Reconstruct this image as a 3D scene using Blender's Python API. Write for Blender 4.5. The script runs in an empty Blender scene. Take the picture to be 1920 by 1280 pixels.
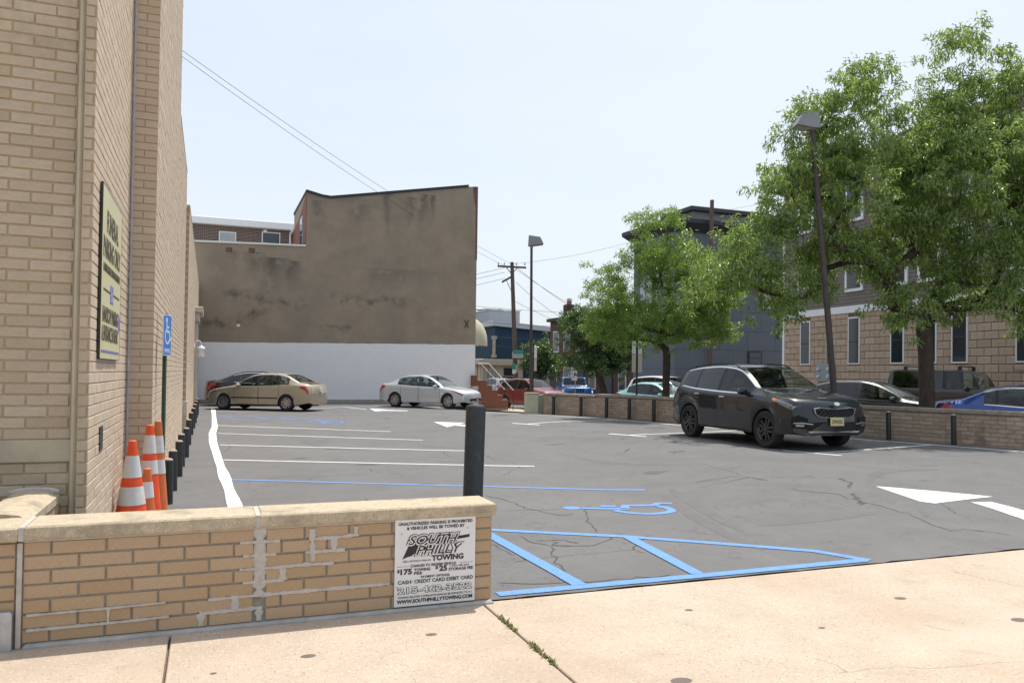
import bpy, math, random
import numpy as np
from mathutils import Matrix, Vector
random.seed(7); R=math.radians
sc=bpy.context.scene
# ------------------------------------------------------------------ camera
cam_d=bpy.data.cameras.new('camera'); cam=bpy.data.objects.new('camera',cam_d); sc.collection.objects.link(cam)
F=1470.0; PITCH=R(1.0); YAW=R(21.1); ROLL=.0135
cam_d.sensor_width=36; cam_d.lens=36*F/1920; cam_d.clip_end=3000; cam_d.clip_start=.05
V0=(701-640)-F*math.tan(PITCH)
cam_d.shift_y=V0/1920
cam.matrix_world=Matrix.Translation((0,0,1.6))@Matrix.Rotation(-YAW,4,'Z')@Matrix.Rotation(math.pi/2+PITCH,4,'X')@Matrix.Rotation(ROLL,4,'Z')
sc.camera=cam
# ------------------------------------------------------------------ sky, sun, exposure
SUN=Vector((.30,.24,1.0)).normalized()
SEL=math.asin(SUN.z); SAZ=math.atan2(SUN.x,SUN.y)
w=bpy.data.worlds.new('World'); sc.world=w; w.use_nodes=True
wn=w.node_tree; bg=wn.nodes['Background']
sky=wn.nodes.new('ShaderNodeTexSky'); sky.sky_type='NISHITA'; sky.sun_disc=False
sky.sun_elevation=SEL; sky.sun_rotation=SAZ; sky.air_density=1.0; sky.dust_density=3.5; sky.ozone_density=1.0; sky.altitude=0
hz=wn.nodes.new('ShaderNodeMix'); hz.data_type='RGBA'; hz.inputs[7].default_value=(4.4,4.75,5.15,1)   # summer haze with faint thin cloud, the same all round
tcw=wn.nodes.new('ShaderNodeTexCoord'); mpw=wn.nodes.new('ShaderNodeMapping'); mpw.inputs['Scale'].default_value=(1,1,3.2); now=wn.nodes.new('ShaderNodeTexNoise'); now.inputs['Scale'].default_value=1.6; now.inputs['Detail'].default_value=6; now.inputs['Roughness'].default_value=.6
mrw=wn.nodes.new('ShaderNodeMapRange'); mrw.inputs['From Min'].default_value=.35; mrw.inputs['From Max'].default_value=.72; mrw.inputs['To Min'].default_value=.56; mrw.inputs['To Max'].default_value=.82
wn.links.new(tcw.outputs['Generated'],mpw.inputs[0]); wn.links.new(mpw.outputs[0],now.inputs['Vector']); wn.links.new(now.outputs['Fac'],mrw.inputs[0]); wn.links.new(mrw.outputs[0],hz.inputs[0])
wn.links.new(sky.outputs[0],hz.inputs[6]); wn.links.new(hz.outputs[2],bg.inputs[0]); bg.inputs[1].default_value=.15
sd=bpy.data.lights.new('sun','SUN'); sd.energy=3.4; sd.angle=R(.6); sd.color=(1,.955,.88)
so=bpy.data.objects.new('sun',sd); sc.collection.objects.link(so); so.rotation_euler=SUN.to_track_quat('Z','Y').to_euler(); so.location=(30,30,60)
vs=sc.view_settings; vs.view_transform='Standard'; vs.look='None'; vs.gamma=1; vs.exposure=.42; vs.use_curve_mapping=False
sc.cycles.max_bounces=6; sc.cycles.transparent_max_bounces=12; sc.cycles.use_denoising=True
# ------------------------------------------------------------------ helpers
COL=sc.collection
def tag(o,label=None,cat=None,group=None,kind=None):
    if label: o['label']=label
    if cat: o['category']=cat
    if group: o['group']=group
    if kind: o['kind']=kind
    return o
def empty(name,loc=(0,0,0),rz=0):
    o=bpy.data.objects.new(name,None); COL.objects.link(o); o.location=loc; o.rotation_euler=(0,0,rz); o.empty_display_size=.2; return o
def chain(o):
    m=o.matrix_basis.copy()
    while o.parent: 
        m=o.parent.matrix_basis@o.matrix_parent_inverse@m if False else o.parent.matrix_basis@m
        o=o.parent
    return m
def obj(name,me,m=None,parent=None,world=False):
    o=bpy.data.objects.new(name,me); COL.objects.link(o)
    if m is not None and hasattr(me,'materials') and len(me.materials)==0: me.materials.append(m)
    if parent is not None:
        o.parent=parent
        if world: o.matrix_basis=chain(parent).inverted()   # geometry given in world coordinates
    return o
def copy_tree(o,parent=None):
    c=o.copy(); COL.objects.link(c); c.parent=parent
    for ch in list(o.children): copy_tree(ch,c)
    return c
class MB:
    def __init__(s): s.v=[]; s.f=[]
    def add(s,vs,fs):
        n=len(s.v); s.v+= [tuple(p) for p in vs]; s.f+=[tuple(i+n for i in f) for f in fs]; return s
    def box(s,x0,x1,y0,y1,z0,z1,M=None):
        v=[Vector(p) for p in ((x0,y0,z0),(x1,y0,z0),(x1,y1,z0),(x0,y1,z0),(x0,y0,z1),(x1,y0,z1),(x1,y1,z1),(x0,y1,z1))]
        if M: v=[M@p for p in v]
        return s.add(v,[(0,3,2,1),(4,5,6,7),(0,1,5,4),(1,2,6,5),(2,3,7,6),(3,0,4,7)])
    def bbox(s,x0,x1,y0,y1,z0,z1,b=.01,M=None):   # chamfered box
        vs=[]; 
        for z,i in ((z0,b),(z0+b,0),(z1-b,0),(z1,b)):
            vs+=[(x0+i,y0+i,z),(x1-i,y0+i,z),(x1-i,y1-i,z),(x0+i,y1-i,z)]
        v=[Vector(p) for p in vs]
        if M: v=[M@p for p in v]
        f=[(3,2,1,0),(12,13,14,15)]
        for k in range(3):
            for i in range(4): j=(i+1)%4; f.append((k*4+i,k*4+j,k*4+4+j,k*4+4+i))
        return s.add(v,f)
    def lathe(s,prof,n=24,M=None,cap=True):     # profile [(r,z)]
        vs=[]; fs=[]
        for r,z in prof:
            for i in range(n): a=2*math.pi*i/n; vs.append(Vector((r*math.cos(a),r*math.sin(a),z)))
        for k in range(len(prof)-1):
            for i in range(n): j=(i+1)%n; fs.append((k*n+i,k*n+j,(k+1)*n+j,(k+1)*n+i))
        if cap: fs.append(tuple(range(n-1,-1,-1))); fs.append(tuple((len(prof)-1)*n+i for i in range(n)))
        if M: vs=[M@p for p in vs]
        return s.add(vs,fs)
    def tube(s,path,r,n=8):
        path=[Vector(p) for p in path]; rs=r if isinstance(r,(list,tuple)) else [r]*len(path)
        vs=[]; fs=[]
        for k,p in enumerate(path):
            d=(path[min(k+1,len(path)-1)]-path[max(k-1,0)]).normalized()
            a=d.orthogonal().normalized() if abs(d.z)>.9 else d.cross(Vector((0,0,1))).normalized()
            if abs(d.z)>.9: a=(Vector((1,0,0))-d*d.x).normalized()
            b=d.cross(a)
            for i in range(n): t=2*math.pi*i/n; vs.append(p+(a*math.cos(t)+b*math.sin(t))*rs[k])
        for k in range(len(path)-1):
            for i in range(n): j=(i+1)%n; fs.append((k*n+i,k*n+j,(k+1)*n+j,(k+1)*n+i))
        fs.append(tuple(range(n-1,-1,-1))); fs.append(tuple((len(path)-1)*n+i for i in range(n)))
        return s.add(vs,fs)
    def prism(s,poly,t0,t1,M=None):   # polygon in local (x,z), extruded along y t0..t1
        n=len(poly); v=[Vector((p[0],t0,p[1])) for p in poly]+[Vector((p[0],t1,p[1])) for p in poly]
        if M: v=[M@p for p in v]
        f=[tuple(range(n)),tuple(range(2*n-1,n-1,-1))]+[(i,n+i,n+(i+1)%n,(i+1)%n) for i in range(n)]
        return s.add(v,f)
    def build(s,name,m,parent=None,smooth=False,world=False):
        me=bpy.data.meshes.new(name); me.from_pydata(s.v,[],s.f); me.update()
        if smooth: me.shade_smooth() if hasattr(me,'shade_smooth') else None
        o=obj(name,me,m,parent,world)
        if smooth:
            try: me.set_sharp_from_angle(angle=R(38))
            except Exception: pass
        return o
# ------------------------------------------------------------------ materials
MATS={}
def nn(nt,t,**k):
    n=nt.nodes.new(t)
    for a,b in k.items(): setattr(n,a,b)
    return n
def mat(name,col,rough=.7,metal=0,var=.0,scale=8,bump=0,bscale=40,coat=0,island=0,col2=None,spec=.5,coord='Object',detail=6,stretch=None):
    if name in MATS: return MATS[name]
    m=bpy.data.materials.new(name); m.use_nodes=True; nt=m.node_tree; p=nt.nodes['Principled BSDF']
    p.inputs['Roughness'].default_value=rough; p.inputs['Metallic'].default_value=metal
    p.inputs['Specular IOR Level'].default_value=spec
    if coat: p.inputs['Coat Weight'].default_value=coat; p.inputs['Coat Roughness'].default_value=.04
    c=(*col,1); p.inputs['Base Color'].default_value=c
    tc=nn(nt,'ShaderNodeTexCoord'); vec=tc.outputs[coord]
    if stretch:
        mp=nn(nt,'ShaderNodeMapping'); mp.inputs['Scale'].default_value=stretch; nt.links.new(vec,mp.inputs[0]); vec=mp.outputs[0]
    out=None
    if var:
        no=nn(nt,'ShaderNodeTexNoise'); no.inputs['Scale'].default_value=scale; no.inputs['Detail'].default_value=detail; no.inputs['Roughness'].default_value=.65
        nt.links.new(vec,no.inputs['Vector'])
        rp=nn(nt,'ShaderNodeValToRGB'); rp.color_ramp.elements[0].position=.3; rp.color_ramp.elements[1].position=.7
        a=tuple(x*(1-var) for x in col); b=col2 if col2 else tuple(min(1,x*(1+var)) for x in col)
        rp.color_ramp.elements[0].color=(*a,1); rp.color_ramp.elements[1].color=(*b,1)
        nt.links.new(no.outputs['Fac'],rp.inputs[0]); out=rp.outputs[0]
    if island:
        ge=nn(nt,'ShaderNodeNewGeometry'); oi=nn(nt,'ShaderNodeObjectInfo')
        ad=nn(nt,'ShaderNodeMath',operation='ADD'); nt.links.new(ge.outputs['Random Per Island'],ad.inputs[0]); nt.links.new(oi.outputs['Random'],ad.inputs[1])
        fr=nn(nt,'ShaderNodeMath',operation='FRACT'); nt.links.new(ad.outputs[0],fr.inputs[0])
        mr=nn(nt,'ShaderNodeMapRange'); mr.inputs['To Min'].default_value=1-island; mr.inputs['To Max'].default_value=1+island; nt.links.new(fr.outputs[0],mr.inputs[0])
        hs=nn(nt,'ShaderNodeHueSaturation'); nt.links.new(mr.outputs[0],hs.inputs['Value'])
        mr2=nn(nt,'ShaderNodeMapRange'); mr2.inputs['To Min'].default_value=1.05; mr2.inputs['To Max'].default_value=.93; nt.links.new(fr.outputs[0],mr2.inputs[0]); nt.links.new(mr2.outputs[0],hs.inputs['Saturation'])
        if out: nt.links.new(out,hs.inputs['Color'])
        else: hs.inputs['Color'].default_value=c
        out=hs.outputs[0]
    if out: nt.links.new(out,p.inputs['Base Color'])
    if bump:
        nb=nn(nt,'ShaderNodeTexNoise'); nb.inputs['Scale'].default_value=bscale; nb.inputs['Detail'].default_value=5; nt.links.new(vec,nb.inputs['Vector'])
        bp=nn(nt,'ShaderNodeBump'); bp.inputs['Strength'].default_value=bump; bp.inputs['Distance'].default_value=.01
        nt.links.new(nb.outputs['Fac'],bp.inputs['Height']); nt.links.new(bp.outputs[0],p.inputs['Normal'])
    MATS[name]=m; return m
def mixin(m,fac_socket,col):
    """overlay colour on a material's base colour by a mask socket"""
    nt=m.node_tree; p=nt.nodes['Principled BSDF']; mx=nn(nt,'ShaderNodeMix',data_type='RGBA')
    i=p.inputs['Base Color']
    if i.is_linked: nt.links.new(i.links[0].from_socket,mx.inputs[6])
    else: mx.inputs[6].default_value=i.default_value
    mx.inputs[7].default_value=(*col,1); nt.links.new(fac_socket,mx.inputs[0]); nt.links.new(mx.outputs[2],i)
def mathn(nt,op,a,b=None,c=None,clamp=False):
    n=nn(nt,'ShaderNodeMath',operation=op,use_clamp=clamp)
    for i,x in enumerate((a,b,c)):
        if x is None: continue
        if isinstance(x,(int,float)): n.inputs[i].default_value=x
        else: nt.links.new(x,n.inputs[i])
    return n.outputs[0]
def speckle(m,scale,thr,col,amount=1,coord='Object'):
    nt=m.node_tree; tc=nn(nt,'ShaderNodeTexCoord'); vo=nn(nt,'ShaderNodeTexVoronoi'); vo.inputs['Scale'].default_value=scale
    nt.links.new(tc.outputs[coord],vo.inputs['Vector'])
    sp=nn(nt,'ShaderNodeSeparateColor'); nt.links.new(vo.outputs['Color'],sp.inputs[0])
    a=mathn(nt,'GREATER_THAN',sp.outputs[0],thr); d=mathn(nt,'LESS_THAN',vo.outputs['Distance'],.38)
    f=mathn(nt,'MULTIPLY',mathn(nt,'MULTIPLY',a,d),amount); mixin(m,f,col)
def blotch(m,scale,lo,hi,col,amount=1,coord='Object',stretch=None,detail=5):
    nt=m.node_tree; tc=nn(nt,'ShaderNodeTexCoord'); v=tc.outputs[coord]
    if stretch:
        mp=nn(nt,'ShaderNodeMapping'); mp.inputs['Scale'].default_value=stretch; nt.links.new(v,mp.inputs[0]); v=mp.outputs[0]
    no=nn(nt,'ShaderNodeTexNoise'); no.inputs['Scale'].default_value=scale; no.inputs['Detail'].default_value=detail; nt.links.new(v,no.inputs['Vector'])
    mr=nn(nt,'ShaderNodeMapRange'); mr.inputs['From Min'].default_value=lo; mr.inputs['From Max'].default_value=hi; mr.inputs['To Max'].default_value=amount
    nt.links.new(no.outputs['Fac'],mr.inputs[0]); mixin(m,mr.outputs[0],col)
def cracks(m,scale,width,col,amount=.8,seedoff=0):
    nt=m.node_tree; tc=nn(nt,'ShaderNodeTexCoord'); no=nn(nt,'ShaderNodeTexNoise'); no.inputs['Scale'].default_value=scale*2.5; no.inputs['Detail'].default_value=6
    nt.links.new(tc.outputs['Object'],no.inputs['Vector'])
    mp=nn(nt,'ShaderNodeVectorMath',operation='MULTIPLY_ADD'); mp.inputs[1].default_value=(.55,.55,.55); nt.links.new(no.outputs['Color'],mp.inputs[0]); nt.links.new(tc.outputs['Object'],mp.inputs[2])
    vo=nn(nt,'ShaderNodeTexVoronoi',feature='DISTANCE_TO_EDGE'); vo.inputs['Scale'].default_value=scale; nt.links.new(mp.outputs[0],vo.inputs['Vector'])
    a=mathn(nt,'LESS_THAN',vo.outputs['Distance'],width)
    n2=nn(nt,'ShaderNodeTexNoise'); n2.inputs['Scale'].default_value=.45+seedoff; n2.inputs['Detail'].default_value=2; nt.links.new(tc.outputs['Object'],n2.inputs['Vector'])
    g=mathn(nt,'GREATER_THAN',n2.outputs['Fac'],.53)
    mixin(m,mathn(nt,'MULTIPLY',mathn(nt,'MULTIPLY',a,g),amount),col)

M_brick=mat('yellow brick',(.435,.305,.185),.85,var=.16,scale=14,bump=.3,bscale=120,island=.06)
M_brickb=mat('buff building brick',(.50,.40,.285),.85,var=.12,scale=10,bump=.3,bscale=100,island=.11)
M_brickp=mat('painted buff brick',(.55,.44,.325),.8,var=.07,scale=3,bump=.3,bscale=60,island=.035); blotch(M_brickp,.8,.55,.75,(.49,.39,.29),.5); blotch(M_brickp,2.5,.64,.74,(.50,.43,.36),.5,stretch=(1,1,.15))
M_mortarp=mat('painted joints',(.43,.33,.23),.9,var=.1,scale=8)
blotch(M_brickb,1.3,.55,.75,(.36,.33,.29),.45)
M_mortar=mat('grey mortar',(.27,.245,.21),.95,var=.2,scale=20,bump=.4,bscale=90)
M_mortarb=mat('sand mortar',(.47,.365,.225),.95,var=.12,scale=20,bump=.3,bscale=90)
M_patch=mat('pale repair mortar',(.47,.435,.39),.9,var=.14,scale=18,bump=.4,bscale=60)
M_coping=mat('cast stone coping',(.46,.38,.27),.9,var=.2,scale=26,bump=.5,bscale=160)
speckle(M_coping,150,.6,(.75,.68,.55),.6); blotch(M_coping,5,.52,.7,(.2,.17,.13),.6)
M_walk=mat('exposed aggregate concrete',(.47,.385,.305),.9,var=.09,scale=3,bump=.4,bscale=180)
speckle(M_walk,48,.72,(.62,.54,.43),.6); speckle(M_walk,95,.72,(.30,.21,.13),.55); speckle(M_walk,70,.93,(.12,.10,.08),.6); blotch(M_walk,.8,.45,.75,(.36,.27,.18),.55); blotch(M_walk,6,.6,.75,(.38,.28,.18),.35); blotch(M_walk,.45,.56,.70,(.52,.45,.36),.6); blotch(M_walk,2.2,.64,.74,(.33,.27,.20),.4,detail=8); cracks(M_walk,.5,.0022,(.22,.17,.12),.6,.1)
M_joint=mat('dirty joint',(.17,.13,.09),.95,var=.3,scale=30)
M_asph=mat('sealed asphalt',(.138,.137,.138),.78,var=.12,scale=1.2,bump=.5,bscale=130,spec=.35)
blotch(M_asph,.35,.5,.72,(.165,.163,.162),.8); speckle(M_asph,130,.75,(.21,.20,.19),.4); speckle(M_asph,150,.78,(.06,.06,.06),.55); blotch(M_asph,2.6,.66,.73,(.08,.078,.077),.5,detail=8); blotch(M_asph,14,.56,.70,(.105,.102,.10),.4,stretch=(.5,1.5,1)); blotch(M_asph,1.1,.62,.76,(.085,.083,.083),.5,stretch=(.35,1.6,1)); speckle(M_asph,70,.9,(.2,.19,.18),.4)
cracks(M_asph,.42,.0035,(.04,.04,.04),.8); cracks(M_asph,2.2,.012,(.05,.05,.05),.5,.25)
M_street=mat('street asphalt',(.13,.13,.13),.9,var=.15,scale=1.5,bump=.3,bscale=90)
M_ground=mat('bare ground',(.2,.18,.15),.95,var=.2,scale=.5)
M_white=mat('white road paint',(.76,.76,.74),.65,var=.06,scale=9,bump=.5,bscale=130); blotch(M_white,34,.64,.70,(.25,.25,.24),.7,detail=3); blotch(M_white,2.2,.6,.75,(.55,.55,.53),.6)
M_whitew=mat('worn white paint',(.72,.72,.70),.65,var=.12,scale=7); cracks(M_whitew,3,.03,(.25,.25,.25),.5,.3)
M_blue=mat('blue road paint',(.115,.275,.62),.65,var=.10,scale=8,bump=.5,bscale=130); blotch(M_blue,38,.60,.66,(.11,.13,.17),.75,detail=3); blotch(M_blue,3,.58,.72,(.10,.19,.38),.5)
M_black=mat('black steel paint',(.022,.026,.028),.45,var=.3,scale=12,bump=.1,bscale=40); blotch(M_black,6,.62,.75,(.10,.12,.12),.5)
M_tan=mat('brown stucco',(.305,.25,.188),.95,var=.13,scale=1.1,bump=.4,bscale=12)
M_wpaint=mat('white wall paint',(.80,.81,.83),.8,var=.03,scale=2,bump=.25,bscale=9)
M_conc=mat('grey concrete',(.33,.31,.28),.9,var=.2,scale=5,bump=.3,bscale=60)
M_steel=mat('galvanised metal',(.42,.43,.44),.45,metal=.6,var=.15,scale=12)
M_dbrick=mat('dark red brick far',(.12,.062,.05),.9,var=.2,scale=6)
M_trimw=mat('white trim paint',(.74,.75,.76),.6,var=.05,scale=6)
M_glassd=mat('window glass',(.02,.028,.034),.06,spec=.8)
M_glassb=mat('blind behind glass',(.34,.38,.39),.12,spec=.8,var=.1,scale=4)
M_bark=mat('bark',(.060,.046,.036),.95,var=.35,scale=14,bump=.8,bscale=30,stretch=(1,1,.3))
M_wood=mat('weathered pole wood',(.13,.10,.08),.95,var=.3,scale=6,bump=.4,bscale=30,stretch=(1,1,.1))
M_rust=mat('rusty brown steel',(.07,.056,.052),.7,var=.3,scale=8)
M_rubber=mat('tyre rubber',(.022,.022,.023),.85,var=.15,scale=20)
M_plastic=mat('black plastic',(.028,.028,.03),.6)
M_chrome=mat('chrome',(.75,.75,.76),.12,metal=1)
M_alloy=mat('silver alloy',(.48,.48,.49),.3,metal=.85)
M_darkalloy=mat('black alloy',(.03,.03,.033),.3,metal=.5,coat=.5)
M_seat=mat('seat cloth',(.10,.095,.09),.9)
M_seatl=mat('beige seat cloth',(.32,.29,.24),.9)
M_amber=mat('amber lens',(.75,.18,.04),.15,coat=.5)
M_red=mat('red lens',(.42,.015,.02),.15,coat=.8)
M_lamp=mat('clear lens',(.20,.21,.22),.08,metal=.5,coat=1)
M_under=mat('underbody',(.008,.008,.008),.9)
M_plate=mat('yellow plate',(.56,.50,.25),.4); M_platew=mat('white plate',(.62,.65,.70),.4)
M_ink=mat('black print',(.02,.02,.02),.6)
M_signw=mat('white sign face',(.70,.70,.70),.45,var=.03,scale=5)
def leafmat(name,c1,c2):
    m=bpy.data.materials.new(name); m.use_nodes=True; nt=m.node_tree; nt.nodes.remove(nt.nodes['Principled BSDF']); out=nt.nodes['Material Output']
    ge=nn(nt,'ShaderNodeNewGeometry'); rp=nn(nt,'ShaderNodeValToRGB'); rp.color_ramp.elements[0].color=(*c1,1); rp.color_ramp.elements[1].color=(*c2,1)
    nt.links.new(ge.outputs['Random Per Island'],rp.inputs[0])
    d=nn(nt,'ShaderNodeBsdfDiffuse'); t=nn(nt,'ShaderNodeBsdfTranslucent'); g=nn(nt,'ShaderNodeBsdfGlossy'); g.inputs['Roughness'].default_value=.32; g.inputs['Color'].default_value=(.7,.75,.7,1)
    nt.links.new(rp.outputs[0],d.inputs[0])
    hs=nn(nt,'ShaderNodeHueSaturation'); hs.inputs['Value'].default_value=1.7; hs.inputs['Hue'].default_value=.485; nt.links.new(rp.outputs[0],hs.inputs['Color']); nt.links.new(hs.outputs[0],t.inputs[0])
    a=nn(nt,'ShaderNodeMixShader'); a.inputs[0].default_value=.5; nt.links.new(d.outputs[0],a.inputs[1]); nt.links.new(t.outputs[0],a.inputs[2])
    b=nn(nt,'ShaderNodeMixShader'); b.inputs[0].default_value=.09; nt.links.new(a.outputs[0],b.inputs[1]); nt.links.new(g.outputs[0],b.inputs[2])
    nt.links.new(b.outputs[0],out.inputs[0]); return m
M_leaf=leafmat('dark glossy leaves',(.08,.16,.03),(.28,.38,.085))
M_leaf2=leafmat('bright locust leaves',(.095,.19,.024),(.20,.31,.045))
M_leaf3=leafmat('deep green leaves',(.03,.075,.018),(.09,.16,.035))
def glassmat(name,tint,rf=.05):
    m=bpy.data.materials.new(name); m.use_nodes=True; nt=m.node_tree; nt.nodes.remove(nt.nodes['Principled BSDF']); out=nt.nodes['Material Output']
    t=nn(nt,'ShaderNodeBsdfTransparent'); t.inputs[0].default_value=(*tint,1); g=nn(nt,'ShaderNodeBsdfGlossy'); g.inputs['Roughness'].default_value=.02
    fr=nn(nt,'ShaderNodeLayerWeight'); fr.inputs[0].default_value=.5; f=mathn(nt,'MULTIPLY_ADD',mathn(nt,'POWER',fr.outputs['Facing'],4.0),.9,rf,clamp=True)
    mx=nn(nt,'ShaderNodeMixShader'); nt.links.new(f,mx.inputs[0]); nt.links.new(t.outputs[0],mx.inputs[1]); nt.links.new(g.outputs[0],mx.inputs[2]); nt.links.new(mx.outputs[0],out.inputs[0]); return m
G_clear=glassmat('clear car glass',(.62,.70,.68)); G_tint=glassmat('tinted car glass',(.13,.14,.15),.08)
def paint(name,col,metal=.35,rough=.28,spec=.5,coat=1.0): return mat('paint '+name,col,rough,metal=metal,coat=coat,spec=spec)
# ------------------------------------------------------------------ terrain
def S(t): t=min(1,max(0,t)); return t*t*(3-2*t)
WA=Vector((10.8,24.9)); WD=Vector((.2553,-.9669)).normalized(); WN=Vector((-WD.y,WD.x))  # low wall far end, direction to the camera, normal to street
WN=Vector((.9669,.2553))
def wallx(y): return 10.8+(24.9-y)*.264
def zlot(x,y):
    q=S((y-5.4)/5)*(1-S((y-20)/12))
    return .10*S((y-14)/16)+(.24*S((x-5)/4.5)+.05*S((x-10)/4.5))*q
def zst(y): return .1-.45*S((y-10)/32)
def H(x,y):
    if y<5.3 and x<12: return 0
    s=x-wallx(min(y,27)); t=S((s+.02)/.34) if y<24.6 else S((s-.3)/3.2)
    return (1-t)*zlot(x,y)+t*zst(y)
def sheet(name,poly_fn,x0,x1,y0,y1,nx,ny,m,dz=0,kind='structure',parent=None,fn=None):
    me=bpy.data.meshes.new(name); v=[];f=[]
    for j in range(ny+1):
        for i in range(nx+1):
            x=x0+(x1-x0)*i/nx; y=y0+(y1-y0)*j/ny
            if poly_fn: x,y=poly_fn(x,y)
            v.append((x,y,(fn or H)(x,y)+dz))
    for j in range(ny):
        for i in range(nx): a=j*(nx+1)+i; f.append((a,a+1,a+nx+2,a+nx+1))
    me.from_pydata(v,[],f); me.update(); me.shade_smooth(); o=obj(name,me,m,parent)
    if kind: o['kind']=kind
    return o
# far ground
mb=MB(); mb.add([(-900,-300,-.75),(900,-300,-.75),(900,1500,-.75),(-900,1500,-.75)],[(0,1,2,3)]); o=mb.build('ground',M_ground); o['kind']='structure'
# parking lot: ragged front edge
rng=random.Random(3)
def lot_edge(x,y):
    if y<5.3: y=5.240+.008*math.sin(x*9)+.022*rng.random()
    return x,y
def lot_h(x,y): return zlot(x,y)
def lotmap(x,y):   # x in 0..1 across to the low wall
    X=-3.2+(min(wallx(max(y,5)),wallx(5))+ (0.0 if y<24.9 else .6*(y-24.9)/14) +.02+3.2)*x
    return lot_edge(X,y)
lot=sheet('parking_lot',lotmap,0,1,5.2,38.7,150,96,M_asph,0,fn=lot_h)
street=sheet('street',None,0,1,-6,110,14,90,M_street,-.02,fn=lambda x,y:zst(y)) if False else None
def streetmap(x,y): 
    xa=wallx(min(y,40))+.0 if y<25 else wallx(25)+ (y-25)*.18
    return xa+(60-xa)*x,y
street=sheet('street',streetmap,0,1,-4,110,30,100,M_street,-.03,fn=lambda x,y:H(x,y) if y<45 else zst(y))
# street sidewalk (beige strip past the end of the low wall)
def swmap(x,y): xa=10.75+(y-25.3)*.16; return xa+2.9*x,y
sheet('street_sidewalk',swmap,0,1,25.35,60,8,40,M_walk,.03)
far_walk=sheet('far_sidewalk',lambda x,y:(24.9+2.2*x,y),0,1,-4,60,4,30,M_conc,.1,fn=lambda x,y:zst(y))
# front sidewalk in slabs
side=tag(MB().add([(-9,-4,-.03),(14,-4,-.03),(14,5.22,-.03),(-9,5.22,-.03)],[(0,1,2,3)]).build('sidewalk',M_joint),kind='structure')
for x0,x1 in ((-8.2,-6.2),(-6.2,-4.2),(-4.2,-2.2),(-2.2,-.19),(-.19,1.81),(1.81,9.5),(9.5,14)):
    for y0,y1 in ((-3.5,2.2),(2.2,5.225)):
        g=.007; MB().bbox(x0+g,x1-g,y0+(g if y0>0 else 0),y1,-.1,-.001,.006).build('slab',M_walk,side)
# gum spots
for x,y,r in ((.55,4.55,.035),(.30,4.05,.04),(1.30,4.68,.03),(3.1,4.6,.025),(4.75,4.35,.04),(2.35,3.55,.05),(5.1,3.7,.05),(.05,4.45,.015),(3.7,4.0,.02)):
    MB().lathe([(r,0.0),(r*.7,.003)],12,Matrix.Translation((x,y,-.0005))@Matrix.Diagonal((1.25,.85,1,1))).build('gum_spot',mat('old gum',(.13,.11,.09),.8),side)
# weeds in the joint
mb=MB(); rr=random.Random(5)
for k in range(520):
    y=3.95+1.05*rr.random(); 
    if math.sin(y*11)+rr.random()<.3: continue
    a=rr.random()*6.28; l=.012+.026*rr.random(); x=1.81+rr.gauss(0,.008); d=Vector((math.cos(a)*.6,math.sin(a)*.6,.8*rr.random()+.2))*l; n=Vector((-math.sin(a),math.cos(a),0))*l*.22
    b=Vector((x,y,-.003)); mb.add([b,b+d*.5+n,b+d,b+d*.5-n],[(0,1,2,3)])
tag(mb.build('weeds',leafmat('weed leaves',(.10,.13,.03),(.2,.2,.06))),'small green weeds growing in the sidewalk joint','weeds',kind='stuff')
# ------------------------------------------------------------------ painted markings (on the lot)
def stripe(name,pts,wd,m,dz=.004,wfn=None):
    """painted band following a polyline, laid on the lot surface"""
    P=[];
    for a,b in zip(pts[:-1],pts[1:]):
        a=Vector(a);b=Vector(b); n=max(1,int((b-a).length/(.5 if min(a.y,b.y)>12 else .10)))
        P+=[a.lerp(b,i/n) for i in range(n)]
    P.append(Vector(pts[-1])); v=[];f=[]
    for i,p in enumerate(P):
        d=(P[min(i+1,len(P)-1)]-P[max(i-1,0)]).normalized(); n=Vector((-d.y,d.x)); h=(wfn(i/(len(P)-1)) if wfn else wd)/2
        for s in (1,0,-1): q=p+n*h*s*(1+rng.gauss(0,.02)); v.append((q.x,q.y,zlot(q.x,q.y)+dz))
    for i in range(len(P)-1):
        for k in range(2): a=i*3+k; f.append((a,a+3,a+4,a+1))
    me=bpy.data.meshes.new(name); me.from_pydata(v,[],f); me.update(); return obj(name,me,m,lot)
from mathutils.geometry import tessellate_polygon
def patch(name,poly,m,dz=.004,k=5):
    mb=MB()
    for t in tessellate_polygon([[Vector((x,y,0)) for x,y in poly]]):
        A,B,C=[Vector(poly[i]) for i in t]; g={}; v=[]; f=[]
        for i in range(k+1):
            for j in range(k+1-i): q=A+(B-A)*(i/k)+(C-A)*(j/k); g[i,j]=len(v); v.append((q.x,q.y,zlot(q.x,q.y)+dz))
        for i in range(k):
            for j in range(k-i):
                f.append((g[i,j],g[i+1,j],g[i,j+1]))
                if i+j<k-1: f.append((g[i+1,j],g[i+1,j+1],g[i,j+1]))
        mb.add(v,f)
    return mb.build(name,m,lot)
stripe('painted_edge_line',[(.33,9.2),(.28,11.2),(.20,14.2),(.11,18.2),(.10,20.7),(.17,22.8),(.17,25),(.17,33)],.16,M_white,.005,lambda t:.15+.02*math.sin(t*20))
for a,b in (((.2,23.3),(4.5,20.5)),((.22,20.7),(4.72,18)),((.24,17.75),(4.96,15.46)),((.26,14.91),(5.3,12.58))): stripe('painted_stall_line',[a,b],.085,M_white)
stripe('painted_stall_line',[(.32,12.21),(5.69,9.53)],.09,M_blue)
stripe('painted_stall_line',[(.2,28.0),(3.95,24.9)],.09,M_blue); stripe('painted_stall_line',[(.2,26.2),(4.3,22.9)],.06,mat('faded blue paint',(.25,.32,.45),.7,var=.2,scale=6))
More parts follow.
